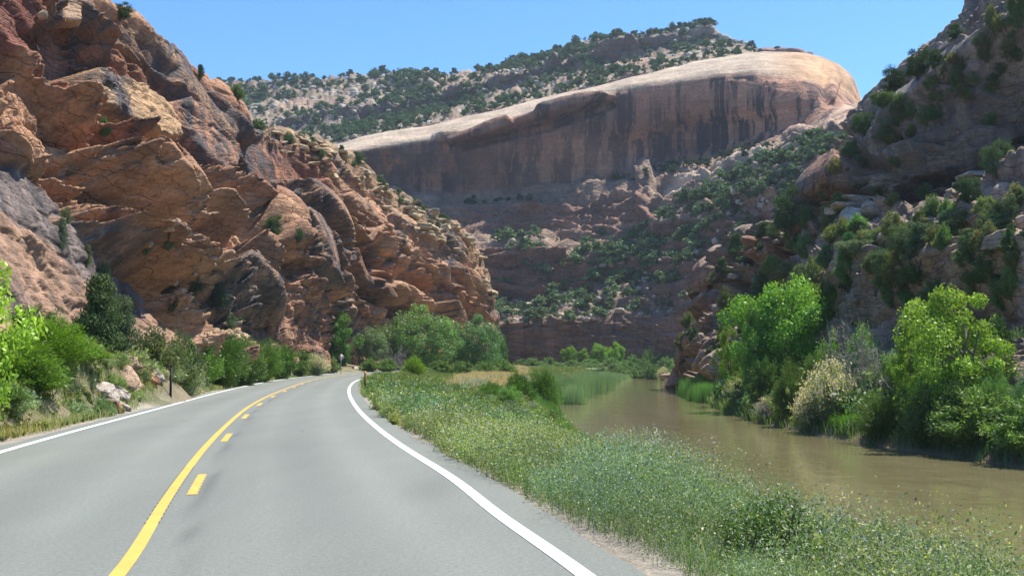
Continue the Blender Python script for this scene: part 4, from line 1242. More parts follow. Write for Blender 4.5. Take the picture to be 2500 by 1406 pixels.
# ---- trees at the bend
G1 = "trees at the bend in the road"
at_px('broad', 832, 148, 770, 110, (.075, .17, .03), "dark green round tree at the left end of the grove by the bend", G1, 0)
at_px('broad', 905, 158, 800, 95, (.10, .155, .07), "dull grey green tree right of the dark round tree", G1, 1)
at_px('willowtree', 965, 166, 775, 110, (.11, .18, .06), "medium green tree left of the tallest tree of the grove", G1, 0)
at_px('willowtree', 1040, 166, 745, 150, (.115, .205, .06), "tallest wide willow in the middle of the grove by the bend", G1, 1)
at_px('willowtree', 1110, 176, 790, 100, (.10, .19, .06), "lower tree between the two wide willows of the grove", G1, 0)
at_px('willowtree', 1172, 172, 768, 130, (.09, .185, .07), "wide blue green willow at the right end of the grove", G1, 1)
at_px('shrub', 1222, 180, 815, 50, (.10, .18, .07), "small shrub tree right of the blue green willow", G1, 0)
at_px('dead', 962, 150, 835, 60, (1, 1, 1), "bare grey twigs in front of the grove by the bend")
at_px('tamarisk', 1012, 118, 866, 80, (.15, .26, .02), "bright yellow green bush poking above the verge at the bend")
for k, (px, d, top, w) in enumerate([(905, 140, 872, 60), (1075, 140, 878, 80), (1130, 142, 878, 80), (1185, 145, 880, 80), (1235, 150, 878, 70), (945, 140, 872, 70)]):
    at_px('shrub', px, d, top, w, (.10, .17, .045), "low green bush in the hedge below the grove at the bend", "low hedge below the grove")
# ---- floodplain between road and river
for k, (px, d, top, w, tn, lab) in enumerate([
        (1195, 60, 925, 110, (.085, .17, .03), "dark green bush at the left end of the clump above the river bend"),
        (1262, 62, 903, 120, (.075, .155, .025), "dark green bush in the middle of the clump by the water"),
        (1322, 74, 896, 90, (.095, .18, .03), "darker rounded bush nearest the pale reeds"),
        (1240, 55, 935, 100, (.14, .25, .07), "lighter green low bush in front of the dark clump"),
        (1345, 85, 915, 80, (.14, .26, .08), "light green bush on the shore before the reeds")]):
    at_px('tamarisk', px, d, top, w, tn, lab, "bushes on the left river bank")
for k, (px, d, top, w) in enumerate([(1378, 104, 908, 60), (1412, 118, 902, 60), (1445, 130, 899, 60), (1466, 142, 902, 50), (1400, 100, 922, 50), (1350, 112, 904, 60), (1430, 160, 896, 60)]):
    at_px('reed', px, d, top, w, (.19, .28, .16), "pale blue green reeds on the point of the left bank", "reeds on the left bank point")
# ---- far end of the river
G2 = "bright round trees below the far cliff"
for px, d, top, w, lab in [(1388, 282, 845, 42, "leftmost"), (1425, 284, 852, 40, "second from left"), (1460, 283, 838, 46, "third from left"), (1503, 281, 838, 50, "rightmost")]:
    at_px('broad', px, d, top, w, (.13, .25, .03), "bright round tree, %s of the four below the far cliff" % lab, G2)
G3 = "bushes at the far bend of the river"
for px, d, top, w in [(1300, 276, 872, 50), (1340, 276, 870, 50), (1545, 276, 862, 50), (1580, 272, 852, 50), (1615, 270, 858, 50), (1650, 268, 850, 50), (1270, 278, 874, 40), (1490, 270, 872, 60), (1440, 270, 874, 60), (1530, 272, 876, 60), (1395, 272, 876, 60), (1570, 268, 872, 60)]:
    at_px('shrub', px, d, top, w, (.12, .21, .07), "soft green bush at the far bend below the cliff", G3)
at_px('shrub', 1590, 232, 888, 45, (.08, .15, .05), "dark bush at the water where the river disappears")
at_px('rabbit', 1618, 212, 895, 40, GREY_GRN, "pale bush at the water left of the shore rocks")
at_px('shrub', 1625, 240, 868, 60, (.12, .20, .08), "green bush above the shore rocks at the far end of the right bank")
for px, d, top, w in [(1330, 262, 884, 50), (1365, 264, 882, 50), (1400, 262, 886, 46), (1432, 263, 884, 50), (1465, 262, 888, 46), (1498, 263, 884, 50), (1528, 262, 890, 44), (1556, 261, 886, 46), (1584, 258, 884, 46), (1612, 255, 880, 50), (1640, 250, 876, 50), (1630, 228, 893, 44), (1655, 210, 880, 50)]:
    at_px('shrub', px, d, top, w, (.13, .21, .085), "soft green bush at the water's edge where the river bends away", "bushes on the far shore")
for k in range(11):
    px = 1478 + 17 * k; d = 241 + (k % 3) * 2.5
    x = (px - 1250) / F * d
    place('shrub', (x, d, WATER_Z - .1), 2.3 + .9 * ((k * 7) % 5) / 5, 3.6, (.125 + .02 * (k % 2), .21, .08), "soft green bush at the water's edge where the river bends away", "bushes on the far shore")
for px, d, top, w in [(1478, 170, 903, 40), (1490, 200, 905, 40), (1500, 225, 905, 40), (1470, 232, 903, 44), (1440, 205, 900, 44), (1515, 236, 908, 36), (1425, 232, 900, 44)]:
    at_px('reed', px, d, top, w, (.19, .28, .16), "pale blue green reeds on the point of the left bank", "reeds on the left bank point")
# ---- right bank
for k, (px, d, top, w) in enumerate([(1688, 122, 915, 50), (1712, 116, 908, 55), (1740, 114, 903, 55), (1765, 112, 908, 55), (1705, 108, 925, 45), (1730, 104, 925, 50)]):
    at_px('reed', px, d, top, w, GREEN_REED, "bright green reeds standing in the water beside the shore rocks", "reeds on the right bank")
at_px('broad', 1905, 84, 682, 255, (.10, .215, .028), "large bright green leafy tree on the right bank", var=1)
at_px('broad', 1985, 92, 700, 150, (.12, .24, .03), "bright green tree crown joined to the right of the large leafy tree", var=2)
at_px('broad', 1835, 82, 752, 100, (.09, .19, .03), "darker leafy tree leaning against the left of the large tree", var=0)
at_px('broad', 1775, 94, 805, 75, (.17, .27, .035), "small yellow green tree above the bright reeds", var=0)
at_px('shrub', 1865, 74, 868, 110, (.07, .13, .03), "dark green shrub under the large leafy tree")
at_px('rabbit', 1800, 90, 922, 70, GREEN_PALE, "pale green shrub between the reeds and the dark shrubs")
at_px('shrub', 1838, 78, 942, 80, (.17, .27, .10), "light green low shrub overhanging the right water edge")
at_px('dead', 1880, 69, 965, 100, (1, 1, 1), "bare bleached branches lying at the water edge")
at_px('rabbit', 1880, 70, 965, 80, (.17, .22, .10), "low dry green shrub behind the bleached branches")
at_px('tamarisk', 1925, 66, 868, 110, (.105, .17, .045), "olive green willowy shrub left of the cream blossomed shrub")
at_px('tamarisk', 1985, 70, 850, 120, (.13, .22, .05), "green willowy shrub behind the cream blossomed shrub")
at_px('rabbit', 2020, 60, 875, 150, (.16, .21, .10), "large shrub topped with cream blossom on the right bank", var=0)
at_px('rabbit', 1975, 61, 940, 90, (.13, .18, .085), "lower dark skirted shrub under the cream blossomed one")
at_px('dead', 2090, 68, 735, 170, (1, 1, 1), "tall bare grey shrub between the two leafy trees", var=0)
at_px('dead', 2140, 60, 800, 190, (1, 1, 1), "tangled bare grey shrub behind the cream blossomed shrub", var=1)
at_px('dead', 2065, 63, 830, 140, (1, 1, 1), "bare grey branches leaning left of the tangle", var=1)
at_px('shrub', 2060, 78, 790, 170, (.16, .23, .11), "grey green shrub showing through the bare branches")
at_px('shrub', 2150, 70, 820, 190, (.15, .20, .11), "muted green shrub under the bare tangle")
at_px('shrub', 2010, 84, 770, 150, (.13, .19, .07), "green shrub filling the gap right of the large leafy tree")
at_px('shrub', 2105, 66, 790, 150, (.15, .24, .09), "light green shrub rising through the bare branches")
at_px('shrub', 2180, 60, 850, 150, (.14, .24, .07), "light green shrub against the left side of the nearest leafy tree")
at_px('shrub', 2020, 72, 820, 130, (.13, .23, .05), "green shrub right of the large leafy tree above the cream blossom")
at_px('tamarisk', 2110, 62, 890, 150, (.15, .20, .10), "feathery muted shrub in front of the bare tangle")
at_px('shrub', 2230, 66, 760, 140, (.15, .20, .11), "grey green scrub left of the nearest leafy tree")
at_px('shrub', 2120, 58, 955, 110, (.13, .20, .05), "mid green shrub right of the cream blossomed shrub")
at_px('reed', 2095, 56, 1000, 70, (.13, .28, .03), "bright grass green clump at the water edge")
at_px('reed', 2060, 57.5, 1005, 60, (.13, .27, .03), "smaller bright grass clump at the water edge")
at_px('rabbit', 2165, 54, 1000, 80, (.17, .25, .10), "little shrub with pale blossom right of the bright grass")
at_px('shrub', 2190, 54, 945, 110, (.12, .19, .06), "dark mid green shrub left of the foreground leafy tree")
at_px('broad', 2300, 50, 712, 270, (.16, .26, .032), "yellow green leafy tree nearest on the right bank", var=2)
at_px('broad', 2410, 55, 775, 170, (.17, .27, .035), "yellow green tree crown at the right of the nearest leafy tree", var=1)
at_px('broad', 2215, 54, 815, 110, (.13, .22, .03), "lower leafy limb tree at the left of the nearest leafy tree", var=0)
at_px('shrub', 2250, 48, 925, 130, (.075, .13, .035), "dark shrub at the foot of the nearest leafy tree")
at_px('shrub', 2330, 46.5, 920, 140, (.07, .12, .04), "darkest shrub overhanging the water under the nearest tree")
at_px('tamarisk', 2420, 45.5, 905, 130, (.105, .20, .06), "feathery green shrub at the water near the right edge")
at_px('tamarisk', 2490, 44, 925, 120, (.12, .22, .10), "feathery blue green shrub cut off by the right edge of the photo")
at_px('shrub', 2480, 52, 800, 130, (.13, .20, .08), "green shrub behind the feathery one at the right edge")
at_px('shrub', 2440, 60, 735, 150, (.16, .21, .12), "grey green scrub above the right edge shrubs")
at_px('shrub', 2350, 62, 740, 130, (.14, .19, .10), "grey green scrub behind the nearest leafy tree")
at_px('dead', 2470, 62, 715, 130, (1, 1, 1), "bare twigs against the rock near the right edge")
at_px('shrub', 2560, 44, 860, 200, (.11, .19, .07), "tall shrub just beyond the right edge")


for k in range(46):
    yy = 42 + 120 * (k / 46.0) ** 1.3; xx = float(XE(yy)) + .6 + 9 * rv.random() ** 1.3
    hh_ = 1.3 + 2.0 * rv.random(); tn = [(.12, .20, .05), (.16, .22, .10), (.10, .17, .04), (.15, .24, .06), (.17, .21, .12)][k % 5]
    place(('shrub', 'shrub', 'tamarisk', 'shrub', 'shrub')[k % 5], (xx, yy, zg1(xx, yy) - .1), hh_, hh_ * (1.3 + .6 * rv.random()), tn,
          "green shrub crowding the right river bank", "shrubs crowding the right bank")

# ------------------------------------------------------------------ junipers and scrub on the near walls
RW, LW = "right_canyon_wall", "left_canyon_wall"
for px, py, hp, wp, tn, lab in [
        (1940, 575, 125, 115, GREEN_JUN, "large juniper on the ridge above the pinnacle rock"),
        (1800, 640, 80, 70, GREEN_JUN, "juniper on the ridge left of the large juniper"),
        (1868, 600, 70, 60, GREEN_JUN, "small juniper between the two ridge rocks"),
        (1765, 680, 60, 50, GREEN_JUN, "lowest small juniper on the front ridge"),
        (2185, 222, 62, 55, GREEN_JUN, "dark juniper on the right skyline, lowest of the three"),
        (2243, 190, 75, 60, GREEN_JUN, "tall dark juniper in the middle of the right skyline"),
        (2285, 165, 55, 50, GREEN_JUN, "round juniper right of the tall one on the right skyline"),
        (2335, 95, 45, 45, GREEN_JUN, "small juniper high on the right skyline"),
        (2160, 262, 45, 50, (.11, .17, .06), "light green bush on the right skyline below the junipers"),
        (2112, 330, 65, 60, (.08, .13, .055), "juniper at the foot of the right skyline by the pale shelf"),
        (2075, 385, 50, 60, (.10, .15, .07), "scrubby tree at the notch below the skyline junipers"),
        (2430, 430, 95, 60, (.075, .125, .055), "conical juniper below the dark overhang on the right"),
        (2370, 500, 80, 60, (.07, .12, .055), "juniper lower left of the conical one"),
        (2245, 640, 115, 90, (.085, .13, .065), "wide grey green juniper beside the bright boulder"),
        (2075, 655, 100, 70, (.085, .20, .06), "bright green young tree under the pinnacle rock"),
        (1985, 715, 85, 80, (.09, .135, .06), "juniper on the slope left of the bright young tree"),
        (1870, 740, 85, 75, (.085, .13, .06), "round juniper above the large leafy tree"),
        (2045, 720, 70, 80, (.10, .15, .07), "low juniper below the bright young tree"),
        (2340, 215, 42, 26, (.09, .17, .05), "tiny bright juniper on the leaning slab"),
        (2450, 545, 70, 60, (.08, .12, .06), "juniper on the bench near the right edge")]:
    on_wall('juniper', px, py, hp, wp, tn, lab, RW)
for k, (px, py, hp, wp) in enumerate([(2140, 470, 40, 60), (2190, 400, 30, 50), (2110, 600, 45, 60), (2160, 700, 45, 70), (2200, 690, 50, 60), (2300, 600, 40, 60),
        (2330, 560, 45, 60), (2400, 520, 45, 60), (2480, 500, 60, 60), (2350, 640, 40, 60), (2120, 540, 40, 50), (2180, 500, 35, 50), (2260, 480, 35, 60),
        (2380, 690, 50, 80), (2440, 690, 60, 80), (2300, 715, 50, 70), (2220, 715, 60, 70), (2480, 640, 50, 70), (1760, 850, 50, 40), (1680, 780, 40, 45),
        (1665, 850, 45, 45), (1700, 720, 35, 40), (1740, 690, 30, 35), (1830, 640, 30, 40), (1890, 580, 40, 45), (2010, 480, 35, 40), (2040, 420, 40, 45),
        (2420, 300, 35, 60), (2470, 120, 45, 60), (2440, 70, 40, 60), (2490, 60, 60, 70), (2400, 110, 40, 60), (2330, 150, 30, 50), (2280, 240, 25, 40),
        (2130, 660, 50, 60), (2010, 660, 40, 50), (1950, 680, 40, 50), (1900, 690, 40, 50), (2390, 600, 45, 60), (2310, 520, 40, 50), (2230, 570, 35, 50), (2060, 560, 35, 45)]):
    on_wall('shrub', px, py, hp, wp, (.12 + .03 * (k % 3), .17 + .02 * (k % 2), .075), "grey green scrub bush rooted between rocks of the right wall", RW, "scrub on the right wall")
for px, py, hp, wp, kd, tn, lab in [
        (292, 42, 40, 50, 'juniper', GREEN_JUN, "juniper on the left skyline at the top of the photo"),
        (488, 188, 36, 32, 'juniper', GREEN_JUN, "lone small juniper halfway down the left skyline"),
        (577, 238, 36, 50, 'shrub', (.10, .16, .06), "light bush on the left skyline above the mushroom rock"),
        (630, 275, 30, 50, 'shrub', (.09, .14, .06), "bush behind the mushroom rock"),
        (255, 325, 46, 40, 'shrub', (.10, .18, .06), "green bush below the big tan slab"),
        (667, 575, 55, 40, 'juniper', GREEN_JUN, "small juniper at the foot of the blue grey slab"),
        (470, 712, 90, 95, 'juniper', (.075, .10, .06), "gnarled round juniper on the left ledge"),
        (535, 750, 70, 60, 'shrub', (.10, .13, .085), "grey green shrub below the gnarled juniper"),
        (150, 605, 85, 40, 'juniper', (.10, .13, .08), "thin grey juniper growing on the varnished slab"),
        (212, 640, 50, 35, 'juniper', (.09, .12, .06), "little juniper on the slab right of the thin one"),
        (355, 610, 60, 45, 'shrub', (.11, .15, .07), "green shrub behind the end of the overhanging beam"),
        (410, 600, 50, 50, 'shrub', (.13, .16, .09), "pale shrub in the gully right of the beam"),
        (730, 585, 32, 32, 'shrub', (.08, .13, .06), "small green shrub on the banded rock"),
        (255, 690, 55, 45, 'shrub', (.12, .15, .07), "olive shrub above the narrow juniper"),
        (420, 750, 60, 50, 'shrub', (.12, .14, .07), "olive shrub under the dark overhang"),
        (560, 800, 40, 45, 'shrub', (.12, .16, .10), "grey shrub in the rubble chute"),
        (780, 385, 30, 34, 'shrub', (.10, .15, .07), "bush among blocks high on the left rim"),
        (705, 350, 30, 40, 'shrub', (.10, .15, .07), "bush on the flat blocks of the left rim"),
        (870, 400, 36, 50, 'juniper', (.08, .13, .055), "juniper on the left rim where the streaked wall begins"),
        (930, 455, 24, 40, 'juniper', (.08, .13, .055), "low juniper on the left rim below the first"),
        (1080, 545, 28, 42, 'juniper', (.08, .13, .055), "juniper on the low end of the left rim"),
        (1010, 500, 22, 40, 'juniper', (.08, .13, .055), "small juniper midway along the left rim"),
        (160, 540, 40, 40, 'shrub', (.15, .17, .10), "dry shrub beside the block on the slab")]:
    on_wall(kd, px, py, hp, wp, tn, lab, LW)

rs = np.random.default_rng(77)
TOPS = [(2140, 300), (2200, 240), (2300, 150), (2400, 60), (2500, 0), (2500, 150), (2420, 230), (2330, 270), (2250, 320), (2150, 390)]
n_s = 0
while n_s < 46:
    px_, py_ = 2120 + 380 * rs.random(), 400 * rs.random()
    if inpoly(np.array([px_]), np.array([py_]), TOPS, 2)[0] < .5: continue
    n_s += 1
    on_wall(('juniper', 'shrub')[n_s % 2], px_, py_, 28 + 34 * rs.random(), 30 + 34 * rs.random(), (.09 + .05 * rs.random(), .13 + .05 * rs.random(), .065),
            "green %s on the leaning slabs at the upper right" % ('juniper', 'scrub bush')[n_s % 2], RW, ("junipers", "bushes")[n_s % 2] + " on the upper right slabs")
n_s = 0
while n_s < 70:
    px_, py_ = 1660 + 840 * rs.random(), 380 + 380 * rs.random()
    if py_ < np.interp(px_, [1660, 1860, 2000, 2110, 2300, 2500], [860, 610, 520, 520, 520, 450]): continue
    n_s += 1
    on_wall(('shrub', 'juniper', 'shrub')[n_s % 3], px_, py_, 32 + 45 * rs.random(), 45 + 45 * rs.random(), (.10 + .07 * rs.random(), .155 + .07 * rs.random(), .06 + .03 * rs.random()),
            "green %s among the rocks of the right slope" % ('scrub bush', 'juniper', 'scrub bush')[n_s % 3], RW, ("scrub", "junipers", "scrub")[n_s % 3] + " among the right slope rocks")

# ------------------------------------------------------------------ far junipers
def pick(name, polys, n, seed, weight=None):
    T = TERRAIN[name]; r = np.random.default_rng(seed)
    m = np.zeros(T['px'].shape)
    for pl in polys: m = np.maximum(m, inpoly(T['px'], T['py'], pl, 2) > .5)
    V = T['V']
    ar = np.zeros(m.shape)
    du = np.gradient(V, axis=1); dv = np.gradient(V, axis=0)
    cr = np.cross(du, dv); up_ = cr[..., 2] / (np.linalg.norm(cr, axis=-1) + 1e-9)
    m = m * np.clip(up_ - .15, 0.02, 1)
    m[:, :2] = 0; m[:, -2:] = 0; m[-30:] = 0
    w = (m * (np.maximum(weight(V), 0) if weight else 1)).ravel(); w /= w.sum()
    idx = r.choice(w.size, n, replace=False, p=w)
    return V.reshape(-1, 3)[idx], r

def far_set(name, polys, n_ind, n_stuff, seed, hpx, tint, label, group, weight=None):
    pts, r = pick(name, polys, n_ind + n_stuff, seed, weight)
    px, py = proj(pts); base_d = pts[:, 1]
    hh = hpx / F * base_d * (.38 + 1.15 * r.random(len(pts)) ** 1.4)
    order = np.argsort(-hh / base_d)
    SV, SF, SC, k0 = [], [], [], 0
    for rank, i in enumerate(order):
        me, V2, F2, C2 = FARJ[r.integers(0, len(FARJ))]
        sc_ = hh[i] / 3.4; a = r.random() * 6.28; wx = sc_ * (.85 + .45 * r.random())
        tn = np.array(tint) * (.8 + .45 * r.random())
        if rank < n_ind:
            o = bpy.data.objects.new("juniper", me); sc.collection.objects.link(o)
            o.location = pts[i] - np.array([0, 0, .2 * sc_]); o.rotation_euler = (0, 0, a); o.scale = (wx, wx, sc_)
            o.color = (*tn, 1); tag(o, label, "juniper", group)
        else:
            c, s = math.cos(a), math.sin(a)
            Rm = np.array([[c, -s, 0], [s, c, 0], [0, 0, 1]])
            v = (V2 * np.array([wx, wx, sc_])) @ Rm.T + pts[i] - np.array([0, 0, .2 * sc_])
            SV.append(v); SF.append(F2 + k0); SC.append(C2 * (.8 + .45 * r.random())); k0 += len(v)
    if SV:
        m = make_mesh("juniper_scrub", np.concatenate(SV), np.concatenate(SF), {"Col": np.concatenate(SC)})
        m.materials.append(M_NEEDLE)
        o = link("juniper_scrub", m, kind="stuff", label=label.replace("juniper", "juniper scrub")); o.color = (*tint, 1)

patchy = lambda V: .30 + fbm(V.reshape(-1, 3) * .03, 4, 990).reshape(V.shape[:2]) * 1.0
MS = [(440, 205), (760, 190), (1000, 170), (1210, 160), (1430, 98), (1650, 70), (1740, 55), (1850, 122), (1950, 128), (1700, 152), (1500, 205), (1250, 262), (1000, 320), (840, 360), (560, 330)]
SKY = [(535, 200), (1000, 165), (1200, 160), (1430, 95), (1745, 52), (1745, 68), (1430, 112), (1200, 176), (1050, 188), (760, 204), (535, 214)]
far_set("mesa_slope", [SKY], 60, 40, 1, 17, (.05, .085, .04), "small dark juniper on the mesa skyline", "junipers along the mesa skyline")
far_set("mesa_slope", [MS], 40, 1600, 2, 17, (.075, .12, .055), "small dark juniper on the boulder strewn mesa slope", "junipers on the mesa slope", patchy)
LEDGES = [[(1150, 790), (1200, 730), (1330, 712), (1480, 690), (1640, 640), (1700, 700), (1640, 765), (1500, 778), (1290, 795)],
          [(1190, 600), (1240, 570), (1330, 565), (1335, 590), (1240, 596)],
          [(1430, 650), (1530, 590), (1600, 530), (1760, 440), (1960, 345), (2130, 300), (2160, 360), (1900, 520), (1760, 600), (1640, 680), (1520, 690)]]
far_set("far_canyon_wall", LEDGES[:2] + [[(1195, 700), (1240, 600), (1640, 560), (1660, 650), (1480, 690)]], 40, 300, 3, 24, (.13, .19, .095), "juniper on the low ledges of the far wall", "junipers on the far ledges")
far_set("far_canyon_wall", [LEDGES[2]], 70, 620, 4, 25, (.13, .19, .095), "juniper on the shady slope right of the streaked wall", "junipers on the shady slope")
far_set("far_canyon_wall", [[(1480, 450), (1560, 425), (1760, 385), (1900, 345), (1900, 360), (1760, 400), (1560, 445)], [(1080, 510), (1200, 488), (1400, 480), (1400, 490), (1200, 500)]],
        20, 60, 5, 18, (.05, .085, .045), "dark bush along the foot of the streaked wall", "bushes along the foot of the streaked wall")
far_set(RW, [[(1650, 900), (1740, 715), (1860, 605), (2000, 500), (2110, 345), (2200, 420), (2330, 560), (2500, 560), (2500, 720), (2150, 740), (1900, 760), (1750, 880)]],
        0, 170, 6, 26, (.105, .15, .075), "grey green scrub covering the right wall ledges", "")
far_set(LW, [[(640, 312), (780, 338), (860, 380), (1000, 490), (1100, 537), (1180, 640), (1140, 620), (1000, 530), (860, 430), (700, 360)], [(420, 600), (480, 600), (600, 800), (480, 810)]],
        0, 50, 7, 16, (.12, .165, .07), "green scrub dotted along the left rim", "")

# ------------------------------------------------------------------ boulders and rubble
def boulder_mesh(name, seed, flat=.6, sub=28, blocky=.36):
    r = np.random.default_rng(seed)
    u = np.linspace(0, 2 * np.pi, sub, endpoint=False); v = np.linspace(-np.pi / 2, np.pi / 2, sub // 2 + 1)
    U, Vv = np.meshgrid(u, v)
    def sp(c, e): return np.sign(c) * np.abs(c) ** e
    x = sp(np.cos(Vv), blocky) * sp(np.cos(U), blocky); y = sp(np.cos(Vv), blocky) * sp(np.sin(U), blocky); z = sp(np.sin(Vv), blocky)
    p_ = np.stack([x, y, z], -1).reshape(-1, 3)
    for _ in range(5):      # chip some faces flat
        n_ = unit(r.normal(size=3)); lim = .62 + .25 * r.random()
        dd = p_ @ n_; p_ = p_ - np.maximum(dd - lim, 0)[:, None] * n_
    p_ = p_ * (1 + .14 * fbm(p_ * 1.6 + seed, 4, seed))[:, None]
    zz = p_[:, 2]; p_[:, :2] *= (1 + .10 * np.sin(zz * 9 + seed))[:, None]
    p_ = p_ * np.array([1, .8, flat])
    idx = np.arange(len(v) * sub).reshape(len(v), sub); nx = np.roll(idx, -1, 1)
    Fc = np.stack([idx[:-1], nx[:-1], nx[1:], idx[1:]], -1).reshape(-1, 4)
    m = make_mesh(name, p_, Fc); m.materials.append(M_BOULDER)
    return m, p_, Fc
BLD = [boulder_mesh("boulder%d" % k, 300 + k, flat=(.6, .42, .75, .35, .5)[k]) for k in range(5)]
BS = [boulder_mesh("rubble%d" % k, 320 + k, sub=8) for k in range(4)]

def boulder(loc, s, tint, label, group=None, k=None, tilt=.25, rz=None, flat=1.0):
    me = BLD[(k if k is not None else rr_.randrange(5))][0]
    o = bpy.data.objects.new("boulder", me); sc.collection.objects.link(o)
    o.location = loc; o.scale = (s, s, s * flat)
    o.rotation_euler = (rr_.uniform(-tilt, tilt), rr_.uniform(-tilt, tilt), rz if rz is not None else rr_.random() * 6.28)
    o.color = (*tint, 1); tag(o, label, "boulder", group)
    return o

def gb(px, d, wpx, tint, label, k=None, dz=0.0, group=None, tilt=.25, flat=1.0, top=None):
    x = (px - 1250) / F * d; s = wpx / F * d / 2
    z = zg1(x, d) + s * .2 + dz
    if top is not None: z = CAMH + (YH - top) / F * d - s * .55
    boulder((x, d, z), s, tint, label, group, k, tilt, None, flat)
ORG = (.50, .25, .135); WHT = (.62, .53, .44); TAN = (.48, .33, .22)
# rock outcrop beside the left verge
for i_, (px, d, w, top, tn, lab, k) in enumerate([
        (290, 30, 60, 890, WHT, "chalky white boulder at the left end of the roadside outcrop", 2),
        (318, 31, 50, 872, WHT, "chalky white boulder on top of the roadside outcrop", 0),
        (345, 33, 70, 905, TAN, "tan boulder in the middle of the roadside outcrop", 4),
        (375, 35, 80, 888, ORG, "smooth orange boulder behind the tall stake", 1),
        (330, 30, 70, 925, WHT, "low white broken boulder at the foot of the outcrop", 3),
        (300, 29, 60, 915, ORG, "orange broken boulder at the left foot of the outcrop", 0),
        (408, 36, 50, 905, WHT, "pale boulder just left of the tall stake", 2),
        (400, 37, 60, 925, TAN, "low tan boulder under the smooth orange one", 4),
        (365, 36, 60, 850, ORG, "orange slab boulder high on the outcrop", 3),
        (400, 38, 50, 862, ORG, "small orange boulder under the dull shrubs", 1),
        (495, 46, 50, 885, ORG, "orange boulder at the right end of the outcrop", 0),
        (520, 48, 30, 888, TAN, "tan boulder beside the orange one at the willow row", 2),
        (455, 45, 60, 895, TAN, "flat tan boulder leaning near the stake", 3),
        (340, 34, 60, 845, TAN, "tan boulder below the dark olive shrub", 0)]):
    gb(px - 30, d + 1.5, w * 1.2, tn, lab, k, dz=-.06, tilt=.5)
gb(868, 150, 20, WHT, "small white boulder beyond the far edge of the road", 1)
gb(918, 148, 22, (.45, .34, .28), "small rounded brown boulder at the bend behind the road", 0)
# shore rocks on the right bank
for px, d, w, top, tn, lab, k in [(1640, 190, 50, 905, (.40, .27, .19), "brown sloping shore boulder farthest left on the right bank", 3),
                                  (1668, 184, 40, 915, (.38, .24, .17), "brown shore boulder right of the sloping one", 0),
                                  (1690, 178, 40, 900, (.36, .22, .15), "brown shore boulder against the ridge foot", 2),
                                  (1655, 180, 24, 930, (.36, .24, .17), "low brown boulder at the waterline", 4)]:
    gb(px, d, w, tn, lab, k, top=top)
# pinnacle cap, named rocks on walls
for px, py, w, tn, lab, terr, k in [(2030, 515, 46, (.50, .40, .31), "pale cap boulder on top of the pinnacle", RW, 1),
                                    (2170, 575, 62, (.60, .50, .38), "bright sunlit boulder on the right slope", RW, 2),
                                    (2440, 590, 80, (.40, .30, .21), "large jutting boulder near the right edge", RW, 0),
                                    (1885, 612, 60, (.40, .33, .27), "flat grey boulder on the front ridge", RW, 1),
                                    (1800, 675, 40, (.40, .33, .27), "grey boulder above the orange face", RW, 3),
                                    (133, 545, 44, (.50, .32, .21), "square tan boulder resting on the varnished slab", LW, 2),
                                    (605, 262, 46, (.42, .28, .19), "mushroom shaped boulder on the left skyline", LW, 1),
                                    (168, 40, 100, (.46, .30, .19), "huge rounded boulder high on the left wall", LW, 0),
                                    (95, 38, 34, (.55, .40, .28), "squarish pale boulder left of the huge one", LW, 2)]:
    loc = hit(px, py, terr)
    if loc: boulder((loc.x, loc.y, loc.z), w / F * loc.y / 2, tn, lab, None, k, .15)
# blocks piled along the left rim
T = TERRAIN[LW]
r = np.random.default_rng(44)
for k in range(120):
    px = 640 + 560 * r.random() ** .8
    ys = np.interp(px, [a[0] for a in Ll[5]], [a[2] for a in Ll[5]])
    py = ys + 6 + 75 * r.random() ** 1.4
    loc = hit(px, py, LW)
    if loc is None: continue
    s = (8 + 14 * r.random()) / F * loc.y
    g = .85 + .3 * r.random()
    boulder((loc.x, loc.y, loc.z + s * .1), s, (.46 * g, .35 * g, .21 * g), "tan weathered block in the pile along the left rim", "blocks piled along the left rim", None, .18, None, .6)

def rubble(name, terr, polys, n, seed, spx, tint, label, weight=None):
    pts, r = pick(terr, polys, n, seed, weight)
    SV, SF, k0 = [], [], 0
    for q in pts:
        _, P_, F_ = BS[r.integers(0, 4)]
        s = spx / F * q[1] * (.3 + 1.1 * r.random() ** 2.2)
        a = r.random() * 6.28; c, s_ = math.cos(a), math.sin(a)
        Rm = np.array([[c, -s_, 0], [s_, c, 0], [0, 0, 1]])
        tl = r.normal() * .3; Rt = np.array([[1, 0, 0], [0, math.cos(tl), -math.sin(tl)], [0, math.sin(tl), math.cos(tl)]])
        v = (P_ * s * np.array([1, .9, .8 + .4 * r.random()])) @ Rm.T @ Rt.T + q
        SV.append(v); SF.append(F_ + k0); k0 += len(v)
    m = make_mesh(name, np.concatenate(SV), np.concatenate(SF)); m.materials.append(M_BOULDER)
    o = link(name, m, kind="stuff", label=label); o.color = (*tint, 1)
rubble("boulder_rubble", "mesa_slope", [MS], 1300, 21, 8, (.42, .37, .30), "pale boulders strewn over the mesa slope", lambda V: .5 + fbm(V.reshape(-1, 3) * .02, 3, 991).reshape(V.shape[:2]) * 1.4)
rubble("ledge_rubble", "far_canyon_wall", LEDGES, 700, 22, 9, (.50, .41, .32), "pale rubble on the far ledges")
rubble("talus", LW, [[(330, 490), (420, 470), (470, 560), (560, 650), (600, 790), (480, 800), (420, 700), (350, 590)], [(440, 820), (560, 800), (620, 840), (560, 860)]], 500, 23, 12, (.50, .34, .22), "broken talus in the gully of the left wall")
rubble("slope_rubble", RW, [[(1900, 760), (2000, 660), (2150, 640), (2500, 600), (2500, 720), (2200, 760)], [(1660, 880), (1740, 715), (1860, 605), (1990, 510), (1900, 650), (1760, 800)]], 260, 24, 14, (.36, .28, .21), "broken rock on the right slope")

